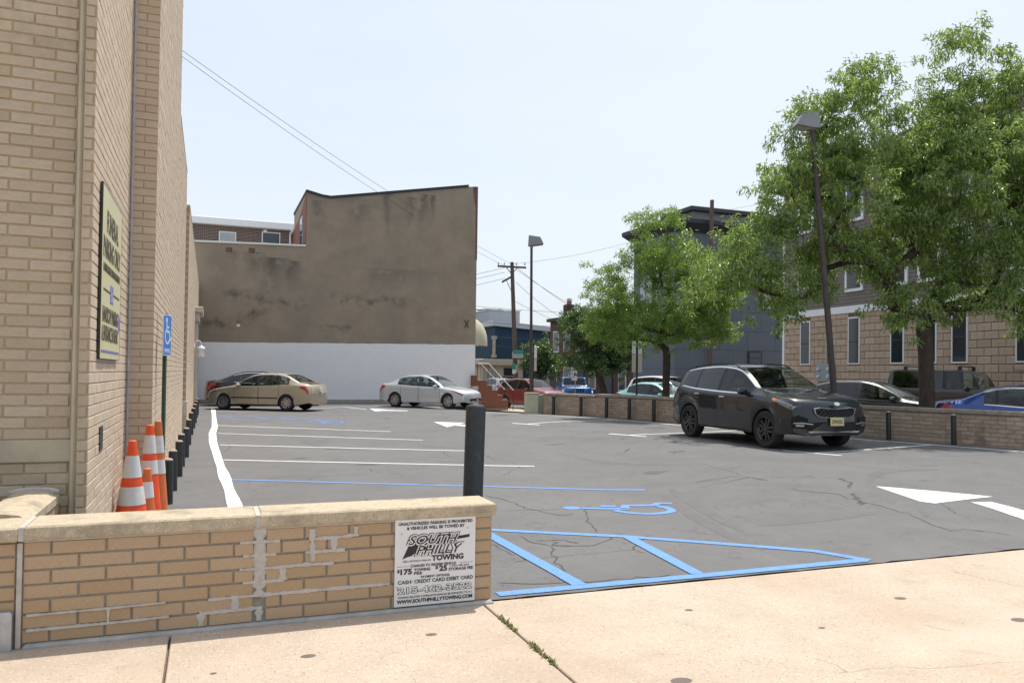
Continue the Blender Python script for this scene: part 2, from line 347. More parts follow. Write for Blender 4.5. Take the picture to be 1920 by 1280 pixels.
for x,y in ((.45,27.2),(1.5,26.3),(2.3,25.7),(3.2,24.9)): stripe('painted_hatch',[(x-.15,y+.15),(x+.28,y-.5)],.13,M_blue,.005)
stripe('painted_stall_line',[(.3,30.5),(1.2,30.0),(5.5,33.8)],.08,M_white); stripe('painted_stall_line',[(5.4,33.9),(5.9,31.4)],.09,M_white); stripe('painted_stall_line',[(.0,37.2),(11.5,36.2)],.09,M_white)
stripe('painted_stall_line',[(6.9,34.6),(9.9,31.0)],.09,M_white)
# line along the low wall and parallel-stall marks
stripe('painted_wall_line',[(9.4,28.2),(10.2,25.0),(10.55,23.4),(13.9,10.8),(15.2,5.9)],.09,M_white)
for (x,y) in ((8.17,20.05),(8.95,15.8),(10.2,11.3)):
    e=(wallx(y+.4)-.55,y+.42); stripe('painted_stall_mark',[(x,y),e],.085,M_white,.005); stripe('painted_stall_mark',[(x-.18,y+.55),(x+.2,y-.5)],.09,M_white,.006)
# hatched access aisle
stripe('painted_aisle_line',[(1.98,5.36),(3.75,5.345),(5.42,5.35)],.11,M_blue,.006)
stripe('painted_aisle_line',[(5.46,5.33),(5.25,5.78),(4.75,6.2),(3.89,6.88),(2.7,7.6),(1.6,8.3)],.11,M_blue,.005)
stripe('painted_aisle_line',[(2.62,7.55),(2.66,5.4)],.12,M_blue,.0075); stripe('painted_aisle_line',[(3.9,6.85),(3.72,5.4)],.12,M_blue,.0075)
# wheelchair symbols
def wheelchair(cx,cy,ang,s,m):
    s=s*1.0
    c,si=math.cos(ang),math.sin(ang); T=lambda u,v:(cx+(u*c-v*si)*s,cy+(u*si+v*c)*s)
    pr=lambda pts,wd:stripe('painted_wheelchair',[T(*p) for p in pts],wd*s*1.25,m,.005)
    patch('painted_wheelchair',[T(-.78+.13*math.cos(a*.5236),.02+.13*math.sin(a*.5236)) for a in range(12)],m)
    pr([(-.64,.02),(.02,-.02)],.10); pr([(-.35,.20),(-.12,.20)],.12); pr([(-.02,.0),(.02,.28),(.45,.34)],.11); pr([(.45,.33),(.55,.52),(.75,.50)],.1)
    pr([(-.18+.0,-.12)]+[( .22+.42*math.cos(a),-.02+.36*math.sin(a)) for a in np.linspace(-2.6,.9,10)],.10)
wheelchair(4.70,8.30,R(-21),.84,M_blue); wheelchair(3.35,24.1,R(-33),.75,M_blue)
# arrows
patch('painted_arrow',[(8.55,8.25),(8.36,7.36),(8.45,7.22),(9.6,7.33)],M_whitew)
stripe('painted_arrow',[(9.12,7.12),(9.06,6.75),(8.92,6.3),(8.70,5.8)],.36,M_whitew,.005,lambda t:.30+.12*t)
patch('painted_arrow',[(6.42,23.2),(6.25,21.2),(6.55,21.5),(6.75,20.9),(6.95,21.1),(6.75,21.8),(7.05,22.0)],M_white)
patch('painted_arrow',[(6.2,32.3),(5.95,29.9),(6.35,30.3),(7.2,29.9),(7.35,30.3),(6.6,31.0),(6.7,31.2)],M_white)
M_crack=mat('crack filler',(.06,.059,.058),.9); M_tyre=mat('tyre scuffed asphalt',(.108,.105,.104),.7,var=.12,scale=4,bump=.4,bscale=120)
rk=random.Random(4)
def jag(pts):
    out=[]
    for a,b in zip(pts[:-1],pts[1:]):
        a=Vector(a);b=Vector(b); n=max(3,int((b-a).length/.09)); d=(b-a).normalized(); nrm=Vector((-d.y,d.x))
        out+=[a.lerp(b,i/n)+nrm*rk.gauss(0,.022) for i in range(n)]
    return [tuple(p) for p in out]+[tuple(pts[-1])]
for l in ([(2.89,7.22),(2.9,6.88),(3.03,6.69),(3.39,6.63),(3.72,6.82),(3.86,6.97)],[(3.03,6.69),(2.87,6.38),(2.74,5.83)],[(2.11,5.69),(2.34,5.55),(2.67,5.49),(3.12,5.45),(3.5,5.46)],[(3.43,9.79),(3.54,9.3),(3.56,8.72),(3.75,8.14),(3.96,8.22)],[(4.19,8.41),(3.87,7.64),(3.7,7.18)],[(7.33,8.64),(7.67,8.12),(7.68,7.59),(7.65,6.92),(7.45,6.46),(7.33,6.05)],[(6.56,9.65),(7.28,9.75),(7.53,9.22)],[(4.22,17.16),(4.72,16.32),(5.09,14.89),(5.0,13.72)],[(2.95,7.0),(3.15,6.95),(3.3,6.75)],[(3.1,6.9),(3.05,6.75),(3.2,6.66)]):
    stripe('crack',jag(l),.011,M_crack,.0025,lambda t:.006+.010*abs(math.sin(t*9)))
def smooth_path(l):
    fx=pchip_([(i,p[0]) for i,p in enumerate(l)]); fy=pchip_([(i,p[1]) for i,p in enumerate(l)]); return [(fx(t),fy(t)) for t in np.linspace(0,len(l)-1,len(l)*6)]
def pchip_(pts):
    ys=[p[1] for p in pts]
    def f(t):
        i=int(min(max(t,0),len(ys)-2)); u=t-i; g=lambda k:ys[min(max(k,0),len(ys)-1)]; a,b,c,d=g(i-1),g(i),g(i+1),g(i+2)
        return .5*(2*b+(c-a)*u+(2*a-5*b+4*c-d)*u*u+(3*b-a-3*c+d)*u**3)
    return f
for l in ([(1.9,19.97),(2.2,21.04),(2.8,21.47),(3.17,20.22)],[(1.98,18.94),(2.1,17.6),(2.39,16.6),(3.12,15.77)],[(5.73,9.17),(5.29,7.89),(4.95,6.71),(4.83,5.98)],[(6.05,9.48),(5.61,8.14),(5.2,6.77)],[(8.65,8.46),(9.19,8.89),(9.85,9.11),(10.66,9.04)],[(5.55,6.96),(6.3,6.99),(7.28,7.04)],[(6.43,14.0),(6.61,12.15),(7.54,11.09)]):
    stripe('tyre_mark',smooth_path(l),.16,M_tyre,.0015,lambda t:.05+.14*math.sin(t*3.1))
M_oil=mat('oil darkened asphalt',(.075,.073,.072),.55,var=.25,scale=9)
for x,y,a,b in ((2.9,11.0,.16,.10),(2.6,13.6,.20,.12),(2.4,16.4,.18,.1),(3.0,19.2,.2,.12),(1.6,14.9,.12,.08),(6.6,10.8,.2,.13),(4.4,10.2,.1,.07),(8.2,12.6,.16,.12),(10.8,17.6,.3,.2),(7.0,15.4,.2,.14)):
    patch('oil_stain',[(x+a*math.cos(t)*(1+.25*math.sin(3*t+x*7)),y+b*math.sin(t)*(1+.25*math.cos(2*t+y*5))) for t in np.linspace(0,2*math.pi,15)[:-1]],M_oil,.0018,2)
# ------------------------------------------------------------------ brick machinery
def unit_brick():
    a=.014;b=.05
    v=[(0,0,0),(1,0,0),(1,0,1),(0,0,1),(0,.55,0),(1,.55,0),(1,.55,1),(0,.55,1),(a,1,b),(1-a,1,b),(1-a,1,1-b),(a,1,1-b)]
    f=[(4,0,3,7),(1,5,6,2),(0,4,5,1),(7,3,2,6),(4,8,9,5),(5,9,10,6),(6,10,11,7),(7,11,8,4),(8,11,10,9)]
    return v,[tuple(reversed(q)) for q in f]
UB=unit_brick()
def ub_mesh(name,m):
    me=bpy.data.meshes.new(name); me.from_pydata([Vector((x,-y,z)) for x,y,z in UB[0]],[],[tuple(reversed(q)) for q in UB[1]]); me.update(); me.materials.append(m); return me
def frame_m(o,u,n):
    """local x along u, local -y along outward normal n"""
    u=Vector(u).normalized(); n=Vector(n).normalized(); return Matrix(((u.x,-n.x,0,o[0]),(u.y,-n.y,0,o[1]),(u.z,-n.z,1,o[2]),(0,0,0,1)))
def courses(L,z0,z1,ch,bl,holes=(),half0=0,jitter=.003,rg=random,joint=.011):
    """yield u0,u1,z0,z1 of every brick of a running bond"""
    k=0; z=z0
    while z<z1-.02:
        zt=min(z+ch,z1); u=-bl*(.5 if (k+half0)%2 else 0)
        while u<L-.012:
            a=max(u,0)+joint/2; b=min(u+bl,L)-joint/2
            if b-a>.03:
                segs=[(a,b)]
                for (h0,h1,hz0,hz1) in holes:
                    if zt>hz0+.01 and z<hz1-.01:
                        ns=[]
                        for p,q in segs:
                            if q<=h0 or p>=h1: ns.append((p,q))
                            else:
                                if h0-p>.03: ns.append((p,h0))
                                if q-h1>.03: ns.append((h1,q))
                        segs=ns
                for p,q in segs: yield p,q,z+joint/2,zt-joint/2
            u+=bl
        z+=ch; k+=1
def brick_face(parent,o,u,n,L,z0,z1,ch,bl,me,proud,limit=None,stuff_mat=None,holes=(),half0=0,name='brick',joint=.011,rg=None,sortkey=None,jit=.0015):
    """bricks standing proud of a core face. Individual objects up to limit, the rest one stuff part"""
    rg=rg or random.Random(hash(name)%97+int(L*100)); M=frame_m(o,u,n); inv=chain(parent).inverted(); items=list(courses(L,z0,z1,ch,bl,holes,half0,joint=joint))
    if sortkey: items.sort(key=lambda t:sortkey(M@Vector(((t[0]+t[1])/2,0,(t[2]+t[3])/2))))
    n_ind=len(items) if limit is None else min(limit,len(items)); mb=MB()
    for i,(a,b,c,d) in enumerate(items):
        pr=proud+rg.uniform(-jit,jit)
        T=M@Matrix.Translation((a,0,c+rg.uniform(-.001,.001)))@Matrix.Rotation(rg.gauss(0,.0025),4,'Y')@Matrix.Diagonal((b-a,pr,d-c,1))
        if i<n_ind:
            ob=bpy.data.objects.new(name,me); COL.objects.link(ob); ob.parent=parent; ob.matrix_basis=inv@T
        else: mb.add([T@Vector((x,-y,z)) for x,y,z in UB[0]],[tuple(reversed(q)) for q in UB[1]])
    if mb.v: tag(mb.build(name+'_field',stuff_mat,parent,world=True),kind='stuff')
    return n_ind
ME_brick=ub_mesh('brick',M_brick); ME_brickb=ub_mesh('building_brick',M_brickb)
CH=.0835; BL=.285
# ------------------------------------------------------------------ front low wall
fw=tag(empty('low_brick_wall',(.45,5.35,0)),'low yellow brick wall with stone coping between sidewalk and parking lot','wall')
YF=5.2
mb=MB(); mb.box(-.985,1.87,YF+.010,YF+.30,-.1,.605); mb.build('wall_core',M_mortar,fw,world=True)
brick_face(fw,(-.975,YF+.010,0),(1,0,0),(0,-1,0),2.845,.02,.605,CH,BL,ME_brick,.010,holes=((1.255,1.335,.09,.61),),rg=random.Random(1),half0=1)
brick_face(fw,(1.87,YF+.02,0),(0,1,0),(1,0,0),.275,.02,.605,CH,.275,ME_brick,.010,rg=random.Random(2))
# coping stones with joint
def coping(parent,x0,x1,y0,y1,z0,z1,name='coping_stone',M=None,m=M_coping):
    return MB().bbox(x0,x1,y0,y1,z0,z1,.010,M).build(name,m,parent,world=True)
coping(fw,-.965,.292,YF-.028,YF+.345,.612,.695); coping(fw,.318,1.895,YF-.028,YF+.345,.612,.695)
MB().box(.29,.32,YF-.024,YF+.34,.614,.692).build('coping_joint',M_patch,fw,world=True)
MB().bbox(-.972,1.878,YF-.006,YF+.30,.600,.616,.003).build('mortar_bed',M_patch,fw,world=True)
# pale repair mortar: vertical crack repair and stepped smears
rr=random.Random(9)
SMK=[0]
def smear(pts,wd,name='mortar_repair'):
    SMK[0]+=1; mb=MB(); v=[];f=[]
    P=[]
    for a,b in zip(pts[:-1],pts[1:]):
        n=max(2,int((Vector(b)-Vector(a)).length/.02)); P+=[Vector(a).lerp(Vector(b),i/n) for i in range(n)]
    P.append(Vector(pts[-1])); y=YF-.003-.0004*SMK[0]
    for i,p in enumerate(P):
        d=(P[min(i+1,len(P)-1)]-P[max(i-1,0)]).normalized(); nrm=Vector((-d.y,d.x)); h=wd/2*(1.05+.35*math.sin(i*.9+SMK[0])*rr.random()+rr.uniform(-.35,.35))
        for s,yy in ((1,YF+.006),(.7,y),(-.7,y),(-1,YF+.006)): q=p+nrm*h*s; v.append((q.x,yy,q.y))
    for i in range(len(P)-1):
        for k in range(3): a=i*4+k; f.append((a,a+1,a+5,a+4))
    n=len(P)*4; f+= [(0,1,2,3),(n-1,n-2,n-3,n-4)]
    mb.add(v,f); mb.build(name,M_patch,fw,world=True)
cz=lambda k:.02+CH*k
smear([(.318,.60),(.322,.35),(.318,.18)],.075)
for k in (6,5,4,3): smear([(.20+.02*(k%2),cz(k)),(.44-.02*(k%2),cz(k))],.022)
smear([(.02,cz(2)-.003),(.20,cz(2)),(.34,cz(2)),(.60,cz(2)+.002),(1.15,cz(2)+.003)],.024)
smear([(.18,cz(2)),(.175,cz(1))],.05); smear([(-.03,cz(1)+.0),(.34,cz(1)+.005)],.024); smear([(-.02,cz(1)),(-.02,cz(0)+.01)],.05); smear([(.32,cz(1)),(.32,cz(0)+.01)],.045)
smear([(.40,cz(4)),(.62,cz(4)+.005),(.78,cz(4))],.024); smear([(.46,cz(4)),(.46,cz(3))],.045); smear([(.33,cz(3)),(.47,cz(3))],.026)
smear([(.64,cz(7)-.02),(.645,cz(4)+.02)],.04); smear([(.62,cz(6)),(.80,cz(6)),(.93,cz(6)+.01)],.026); smear([(.92,cz(6)),(.92,cz(7)-.02)],.045); smear([(.60,cz(5)),(.85,cz(5))],.024); smear([(.78,cz(5)),(.78,cz(6))],.04)
smear([(-.95,cz(2)-.004),(-.5,cz(2)),(-.22,cz(2)+.004)],.013); smear([(-.95,cz(1)-.006),(-.5,cz(1)-.004),(-.2,cz(1)+.002)],.016); smear([(-.53,cz(2)),(-.53,cz(1))],.022)
MB().bbox(-.96,1.88,YF-.035,YF+.02,-.05,.022,.012).build('mortar_skirt',mat('grey skirt mortar',(.36,.35,.33),.95,var=.2,scale=9,bump=.5,bscale=40),fw,world=True)
# return of the wall on the left with its own coping, joint and metal box
lw=tag(empty('return_wall',(-1.3,5.5,0)),'short brick return wall with stone coping running back to the building','wall')
mb=MB(); mb.box(-3.2,-1.005,YF+.012,YF+.30,-.1,.605); mb.box(-1.33,-1.03,YF+.30,6.55,-.1,.60); mb.build('wall_core',M_mortar,lw,world=True)
brick_face(lw,(-2.43,YF+.012,0),(1,0,0),(0,-1,0),1.425,.02,.60,CH,BL,ME_brick,.010,rg=random.Random(4))
brick_face(lw,(-1.03,YF+.30,0),(0,1,0),(1,0,0),1.25,.02,.60,CH,BL,ME_brick,.010,rg=random.Random(5))
mb=MB(); mb.bbox(-3.2,-.997,YF-.03,YF+.33,.608,.69,.01); mb.build('coping_stone',M_coping,lw,world=True)
mb=MB(); pr=[(-.165,0),(.165,0),(.165,.055),(.11,.088),(0,.102),(-.11,.088),(-.165,.055)]
mb.prism(pr,YF+.34,6.60,Matrix.Translation((-1.175,0,.612))); mb.build('coping_stone',M_coping,lw,world=True)
MB().lathe([(.16,0),(.165,.018),(.13,.03)],16,Matrix.Translation((-1.17,6.585,.70))@Matrix.Rotation(R(90),4,'X')@Matrix.Diagonal((1,.2,1,1))).build('caulk',M_patch,lw,world=True)
MB().bbox(-1.0,-.975,YF-.012,YF+.02,.0,.60,.004).build('caulk_joint',M_patch,lw,world=True)
MB().bbox(-.996,-.967,YF-.026,YF+.34,.609,.692,.004).build('caulk_joint',M_patch,lw,world=True)
MB().bbox(-1.32,-1.012,YF-.05,YF+.005,-.02,.22,.012).build('metal_plate',M_steel,lw,world=True)
# ------------------------------------------------------------------ text
def text_mesh(s,size,bold=0,shear=0,sx=1,align='CENTER'):
    c=bpy.data.curves.new('lettering','FONT'); c.body=s; c.size=size; c.align_x=align; c.align_y='BOTTOM_BASELINE'; c.offset=bold; c.shear=shear; c.resolution_u=3; c.extrude=.0008
    t=bpy.data.objects.new('tmp',c); COL.objects.link(t); bpy.context.view_layer.update()
    me=bpy.data.meshes.new_from_object(t.evaluated_get(bpy.context.evaluated_depsgraph_get())); bpy.data.objects.remove(t); bpy.data.curves.remove(c)
    if sx!=1: me.transform(Matrix.Diagonal((sx,1,1,1)))
    me.materials.clear(); return me
def letters(parent,s,x,z,width,height,M,m=M_ink,bold=0,shear=0,off=.0015,name='lettering',xa='c'):
    """text scaled to fit width x height, centred at x with its base at z on the sign plane (local x right, z up, -y outward)"""
    me=text_mesh(s,.1,bold,shear); xs=[v.co.x for v in me.vertices]; ys=[v.co.y for v in me.vertices]
    w_=max(xs)-min(xs); h_=max(ys)-min(ys); cx=(max(xs)+min(xs))/2
    T=Matrix(((width/w_,0,0,x-cx*width/w_),(0,0,-1,-off),(0,height/h_,0,z-min(ys)*height/h_),(0,0,0,1)))
    me.transform(T); me.materials.append(m); o=bpy.data.objects.new(name,me); COL.objects.link(o); o.parent=parent; o.matrix_basis=M; return o
I4=Matrix.Identity(4)
# towing sign on the wall face
ts=tag(empty('towing_sign',(1.463,YF-.012,.325)),'white tow-away notice with black lettering on the low brick wall','sign')
SW,SH=.565,.585
MB().bbox(-SW/2,SW/2,-.003,.004,-SH/2,SH/2,.001).build('sign_plate',M_signw,ts)
def TL(s,x,ztop,width,h,**k): return letters(ts,s,(x-.5)*SW,SH/2-ztop*SH-h*SH,width*SW,h*SH,I4,off=k.pop('off',.0045),**k)
TL('UNAUTHORIZED PARKING IS PROHIBITED',.5,.040,.92,.036,bold=.0025); TL('& VEHICLES WILL BE TOWED BY',.5,.092,.72,.036,bold=.0025)
# logo: dark swoosh, outlined slanted letters
mb=MB(); sx=lambda x:(x-.5)*SW; sz=lambda z:SH/2-z*SH
mb.prism([(sx(x),sz(z)) for x,z in ((.09,.46),(.17,.30),(.25,.24),(.5,.245),(.72,.235),(.93,.215),(.92,.25),(.78,.265),(.70,.28),(.55,.33),(.33,.375),(.24,.40),(.20,.43),(.16,.435))],-.0042,-.003); mb.build('logo_swoosh',M_ink,ts)
for s,x,zt,wd,h in (('SOUTH',.47,.185,.64,.125),('PHILLY',.545,.305,.60,.125)):
    TL(s,x,zt-.008,wd+.035,h+.016,bold=.012,shear=.35,off=.0050); TL(s,x,zt,wd+.012,h+.004,bold=.008,shear=.35,off=.0055,m=M_signw); TL(s,x,zt+.012,wd-.02,h-.022,bold=.001,shear=.35,off=.0062)
TL('TOWING',.65,.435,.40,.066,bold=.004); TL('1250 S. PATTON ST. PHILA, PA',.27,.478,.34,.022)
TL('CHARGES TO REDEEM VEHICLE:',.475,.528,.57,.030,bold=.002)
for a,b in ((.03,.17),(.80,.97)): MB().box(sx(a),sx(b),-.0042,-.003,sz(.546),sz(.543)).build('rule',M_ink,ts)
TL('$',.045,.573,.032,.042,bold=.003); TL('175',.14,.572,.14,.066,bold=.004); TL('TOWING',.335,.573,.20,.034,bold=.0025); TL('FEE',.285,.615,.10,.030,bold=.0025)
TL('$',.515,.560,.034,.042,bold=.003); TL('25',.595,.560,.10,.066,bold=.004); TL('+ TAX, PER DAY',.80,.565,.25,.022,bold=.001); TL('STORAGE FEE',.82,.595,.31,.034,bold=.0025)
TL('PAYMENT OPTIONS:',.5,.662,.36,.026,bold=.002); TL('CASH',.12,.702,.16,.042,bold=.002); TL('CREDIT CARD',.43,.702,.38,.042,bold=.002); TL('DEBIT CARD',.81,.702,.33,.042,bold=.002)
for x in (.215,.635): MB().box(sx(x)-.0008,sx(x)+.0008,-.0042,-.003,sz(.745),sz(.702)).build('rule',M_ink,ts)
TL('215-462-3522',.5,.775,.93,.085,bold=.006,off=.0048); TL('215-462-3522',.5,.779,.915,.075,bold=.001,m=M_signw,off=.0056)
TL('TOWING RELATED COMPLAINTS SHOULD BE REPORTED TO 311',.5,.885,.92,.022); TL('WWW.SOUTHPHILLYTOWING.COM',.5,.922,.94,.044,bold=.0035)
for x,z in ((.08,.17),(.90,.14),(.86,.72),(.03,.77)): MB().lathe([(.006,0),(.005,.003),(.002,.0045)],10,Matrix.Translation((sx(x),-.003,sz(z)))@Matrix.Rotation(R(90),4,'X')).build('screw',M_steel,ts)
# ------------------------------------------------------------------ left building
lb=tag(empty('brick_building',(-1.5,12,0)),'tall buff brick building along the left side of the parking lot','building')
LX1=-.83; LX2=-.57; LX3=-.50
mb=MB(); mb.box(-9,-.955,6.71,9.2,-.1,11); mb.box(-.913,LX1-.012,6.612,9.4,-.1,11); mb.box(-.96,-.90,6.70,9.3,-.1,11); mb.box(-3,LX2-.012,9.412,15.6,-.1,11); mb.box(-3,LX2-.012,15.6,20.1,-.1,6.25)
mb.box(-3,LX3-.012,20.112,38.3,-.1,5.45); mb.build('wall_core',M_mortarp,lb,world=True)
MB().box(-9,-.955,6.704,6.72,-.1,11).build('front_joint_face',M_mortarb,lb,world=True); MB().box(-.912,LX1-.013,6.607,6.62,-.1,11).build('front_joint_face',M_mortarb,lb,world=True)
near=lambda p:(p-Vector((0,0,1.6))).length
NB=brick_face(lb,(-2.4,6.704,0),(1,0,0),(0,-1,0),1.44,-.02,5.2,CH,BL,ME_brickb,.010,limit=205,stuff_mat=M_brickb,rg=random.Random(11),sortkey=near,holes=((.0,1.44,.90,1.065),))
NB=brick_face(lb,(-.912,6.607,0),(1,0,0),(0,-1,0),.912+LX1,-.02,5.2,CH,.13,ME_brickb,.010,limit=95,stuff_mat=M_brickb,rg=random.Random(12),sortkey=near)
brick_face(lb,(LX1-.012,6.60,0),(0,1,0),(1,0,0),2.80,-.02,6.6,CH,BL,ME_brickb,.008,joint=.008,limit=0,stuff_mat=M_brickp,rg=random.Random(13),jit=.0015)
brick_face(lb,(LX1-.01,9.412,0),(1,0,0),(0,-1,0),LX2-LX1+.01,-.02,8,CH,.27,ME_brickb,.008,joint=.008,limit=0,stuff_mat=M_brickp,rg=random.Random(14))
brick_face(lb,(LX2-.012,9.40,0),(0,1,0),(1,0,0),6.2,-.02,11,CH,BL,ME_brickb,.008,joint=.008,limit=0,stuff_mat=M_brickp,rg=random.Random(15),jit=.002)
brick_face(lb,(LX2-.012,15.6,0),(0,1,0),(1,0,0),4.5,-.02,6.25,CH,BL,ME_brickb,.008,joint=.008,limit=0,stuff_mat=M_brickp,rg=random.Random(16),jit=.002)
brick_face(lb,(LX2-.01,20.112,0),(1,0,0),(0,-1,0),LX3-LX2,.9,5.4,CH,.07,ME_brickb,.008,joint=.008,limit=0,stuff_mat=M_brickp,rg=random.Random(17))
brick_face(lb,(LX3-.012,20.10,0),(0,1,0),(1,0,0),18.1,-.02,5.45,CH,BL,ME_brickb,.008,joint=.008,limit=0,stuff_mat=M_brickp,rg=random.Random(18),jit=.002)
MB().bbox(-9,-.962,6.675,6.712,.90,1.065,.006).build('stone_band',mat('limestone band',(.45,.385,.285),.9,var=.15,scale=4,bump=.2,bscale=50),lb,world=True)
MB().tube([(-.937,6.665,-.05),(-.937,6.665,11)],.024,8).build('corner_trim',mat('painted corner bead',(.50,.44,.32),.7,var=.1,scale=4),lb,smooth=True,world=True)
MB().tube([(LX1+.012,9.392,-.02),(LX1+.012,9.392,11)],.016,8).build('caulk_joint',mat('grey caulk',(.42,.40,.41),.8,var=.2,scale=10,bump=.6,bscale=40),lb,smooth=True,world=True)
MB().bbox(LX2-.02,LX3+.02,20.05,20.30,-.05,.86,.01).build('plinth',mat('limestone plinth',(.50,.45,.37),.9,var=.1,scale=5),lb,world=True)
MB().bbox(LX1-.005,LX1+.004,7.22,7.42,.92,1.12,.002).build('outlet_box',M_black,lb,world=True)
MB().bbox(LX1-.3,LX2+.002,9.41,15.60,11,11.1,.01).build('parapet_cap',M_coping,lb,world=True)
MB().bbox(-3,LX2+.002,15.62,20.10,6.25,6.30,.01).build('parapet_cap',M_coping,lb,world=True)
MB().bbox(-3,LX3+.004,20.11,38.3,5.45,5.52,.01).build('parapet_cap',M_coping,lb,world=True)
mb=MB(); mb.bbox(LX3-.02,LX3+.10,29.8,30.0,.1,3.3,.01); mb.bbox(LX3-.02,LX3+.10,32.2,32.4,.1,3.3,.01); mb.bbox(LX3-.02,LX3+.14,29.7,32.5,3.3,3.62,.01); mb.bbox(LX3-.02,LX3+.26,29.6,32.6,3.62,3.82,.02); mb.build('door_surround',mat('limestone trim',(.52,.48,.41),.85,var=.08,scale=5),lb,world=True)
MB().bbox(LX3-.02,LX3+.03,30.0,32.2,.1,3.3,.01).build('door',M_black,lb,world=True)
# wall lantern
ln=tag(empty('wall_lantern',(-.455,28.9,2.15)),'white gooseneck wall lantern on the buff building','lantern'); Mw=M_trimw
MB().lathe([(.13,0),(.13,.02),(.06,.04)],14,Matrix.Translation((-.055,0,.30))@Matrix.Rotation(R(90),4,'Y')).build('back_plate',Mw,ln,smooth=True)
MB().tube([(-.04,0,.30)]+[(.11-.15*math.cos(a),0,.36+.24*math.sin(a)) for a in np.linspace(.2,3.14,9)],.02,8).build('arm',Mw,ln,smooth=True)
MB().lathe([(.02,.40),(.05,.36),(.13,.31),(.17,.24),(.17,.22)],16,Matrix.Translation((.25,0,0))).build('hood',Mw,ln,smooth=True)
MB().lathe([(.125,.22),(.115,-.08)],16,Matrix.Translation((.25,0,0))).build('glass_shade',mat('frosted glass',(.72,.72,.68),.3),ln,smooth=True)
MB().lathe([(.14,-.08),(.14,-.12),(.05,-.13)],16,Matrix.Translation((.25,0,0))).build('base_ring',Mw,ln,smooth=True)
ln.scale=(.75,.75,.75)
# funeral parking sign on the lit side wall
fs=tag(empty('parking_sign',(LX1+.006,7.66,2.38)),'tall cream funeral parking sign with dark lettering on the brick wall','sign')
fs.rotation_euler=(0,0,R(90)); FW,FH=1.42,1.40   # local x = +Y world, -y = +X world
Mcream=mat('cream sign face',(.57,.54,.33),.5,var=.05,scale=2); Mlet=mat('dark olive lettering',(.085,.07,.04),.6); Mpurp=mat('violet blue paint',(.17,.16,.42),.5)
MB().bbox(-FW/2,FW/2,-.014,.004,-FH/2,FH/2,.003).build('sign_board',Mcream,fs)
mb=MB()
for z in (-FH/2-.003,FH/2-.001): mb.box(-FW/2-.003,FW/2+.003,-.015,.004,z,z+.004)
for x in (-FW/2-.003,FW/2-.001): mb.box(x,x+.004,-.0155,.004,-FH/2-.002,FH/2+.002)
mb.build('frame',M_black,fs)
FL=lambda s,x,z,wd,h,m=Mlet,b=.003,**k:letters(fs,s,(x-.5)*FW,FH/2-(z+h)*FH,wd*FW,h*FH,I4,off=.0155,m=m,bold=b,**k)
FL('FUNERAL',.5,.12,.60,.135); FL('PARKING ONLY',.5,.285,.88,.125); FL('ALL OTHERS CARS WILL BE TOWED AT OWNERS EXPENSE',.5,.44,.86,.05,b=.001)
for a,b in ((.10,.42),(.60,.92)): MB().box((a-.5)*FW,(b-.5)*FW,-.0162,-.014,FH/2-.60*FH,FH/2-.588*FH).build('rule',Mlet,fs)
MB().box(-.075*FW,.075*FW,-.0165,-.014,FH/2-.655*FH,FH/2-.545*FH).build('symbol_panel',Mpurp,fs)
def wc_flat(parent,cx,cz,s,y,m):
    mb=MB(); T=lambda u,v:(cx+u*s,cz+v*s)
    mb.prism([T(-.12+.09*math.cos(a*.6283),.42+.09*math.sin(a*.6283)) for a in range(10)],y,y+.001)
    def bar(p,q,wd):
        p=Vector(p);q=Vector(q);d=(q-p).normalized();n=Vector((-d.y,d.x))*wd/2; mb.prism([T(*(p+n)),T(*(q+n)),T(*(q-n)),T(*(p-n))],y,y+.001)
    bar((-.12,.34),(-.08,-.02),.09); bar((-.10,.16),(.15,.16),.08); bar((-.09,-.0),(.2,-.0),.09); bar((.18,.02),(.32,-.32),.09); bar((.30,-.30),(.42,-.26),.08)
    pts=[(-.0+.27*math.cos(a),-.16+.27*math.sin(a)) for a in np.linspace(2.3,5.9,12)]
    for p,q in zip(pts[:-1],pts[1:]): bar(p,q,.075)
    return mb.build('wheelchair_symbol',m,parent)
wc_flat(fs,0,0-.10*FH,.13,-.0175,M_signw)
FL('HANDICAP PARKING',.47,.69,.80,.095); FL('& ENTRANCE IN REAR',.47,.80,.82,.095)
MB().prism([(.40*FW,-.33*FH),(.47*FW,-.30*FH),(.49*FW,-.26*FH),(.47*FW,-.22*FH),(.40*FW,-.19*FH)],-.0165,-.014).build('arrow',Mpurp,fs)
MB().box(-.45*FW,.45*FW,-.0165,-.014,-.462*FH,-.448*FH).build('stripe',Mpurp,fs)
# handicap sign on a green post
hp=tag(empty('handicap_sign',(-.475,10.0,0),R(76)),'blue handicap parking sign on a green steel post by the brick wall','sign')
mb=MB(); mb.box(-.028,-.022,-.002,.03,0,2.25); mb.box(.022,.028,-.002,.03,0,2.25); mb.box(-.022,.022,-.004,.002,0,2.25); mb.build('post',mat('green post paint',(.03,.075,.04),.6,var=.2,scale=6),hp)
Mhb=mat('sign blue',(.05,.20,.62),.4)
MB().prism([(-.15,1.78),(-.13,1.76),(.13,1.76),(.15,1.78),(.15,2.22),(.13,2.24),(-.13,2.24),(-.15,2.22)],-.010,-.005).build('sign_plate',M_signw,hp)
MB().prism([(-.14,1.785),(-.125,1.77),(.125,1.77),(.14,1.785),(.14,2.215),(.125,2.23),(-.125,2.23),(-.14,2.215)],-.0115,-.009).build('sign_face',Mhb,hp)
wc_flat(hp,0,2.04,.32,-.0135,M_signw); letters(hp,'PARKING',0,1.79,.20,.05,I4,m=M_signw,off=.0125)
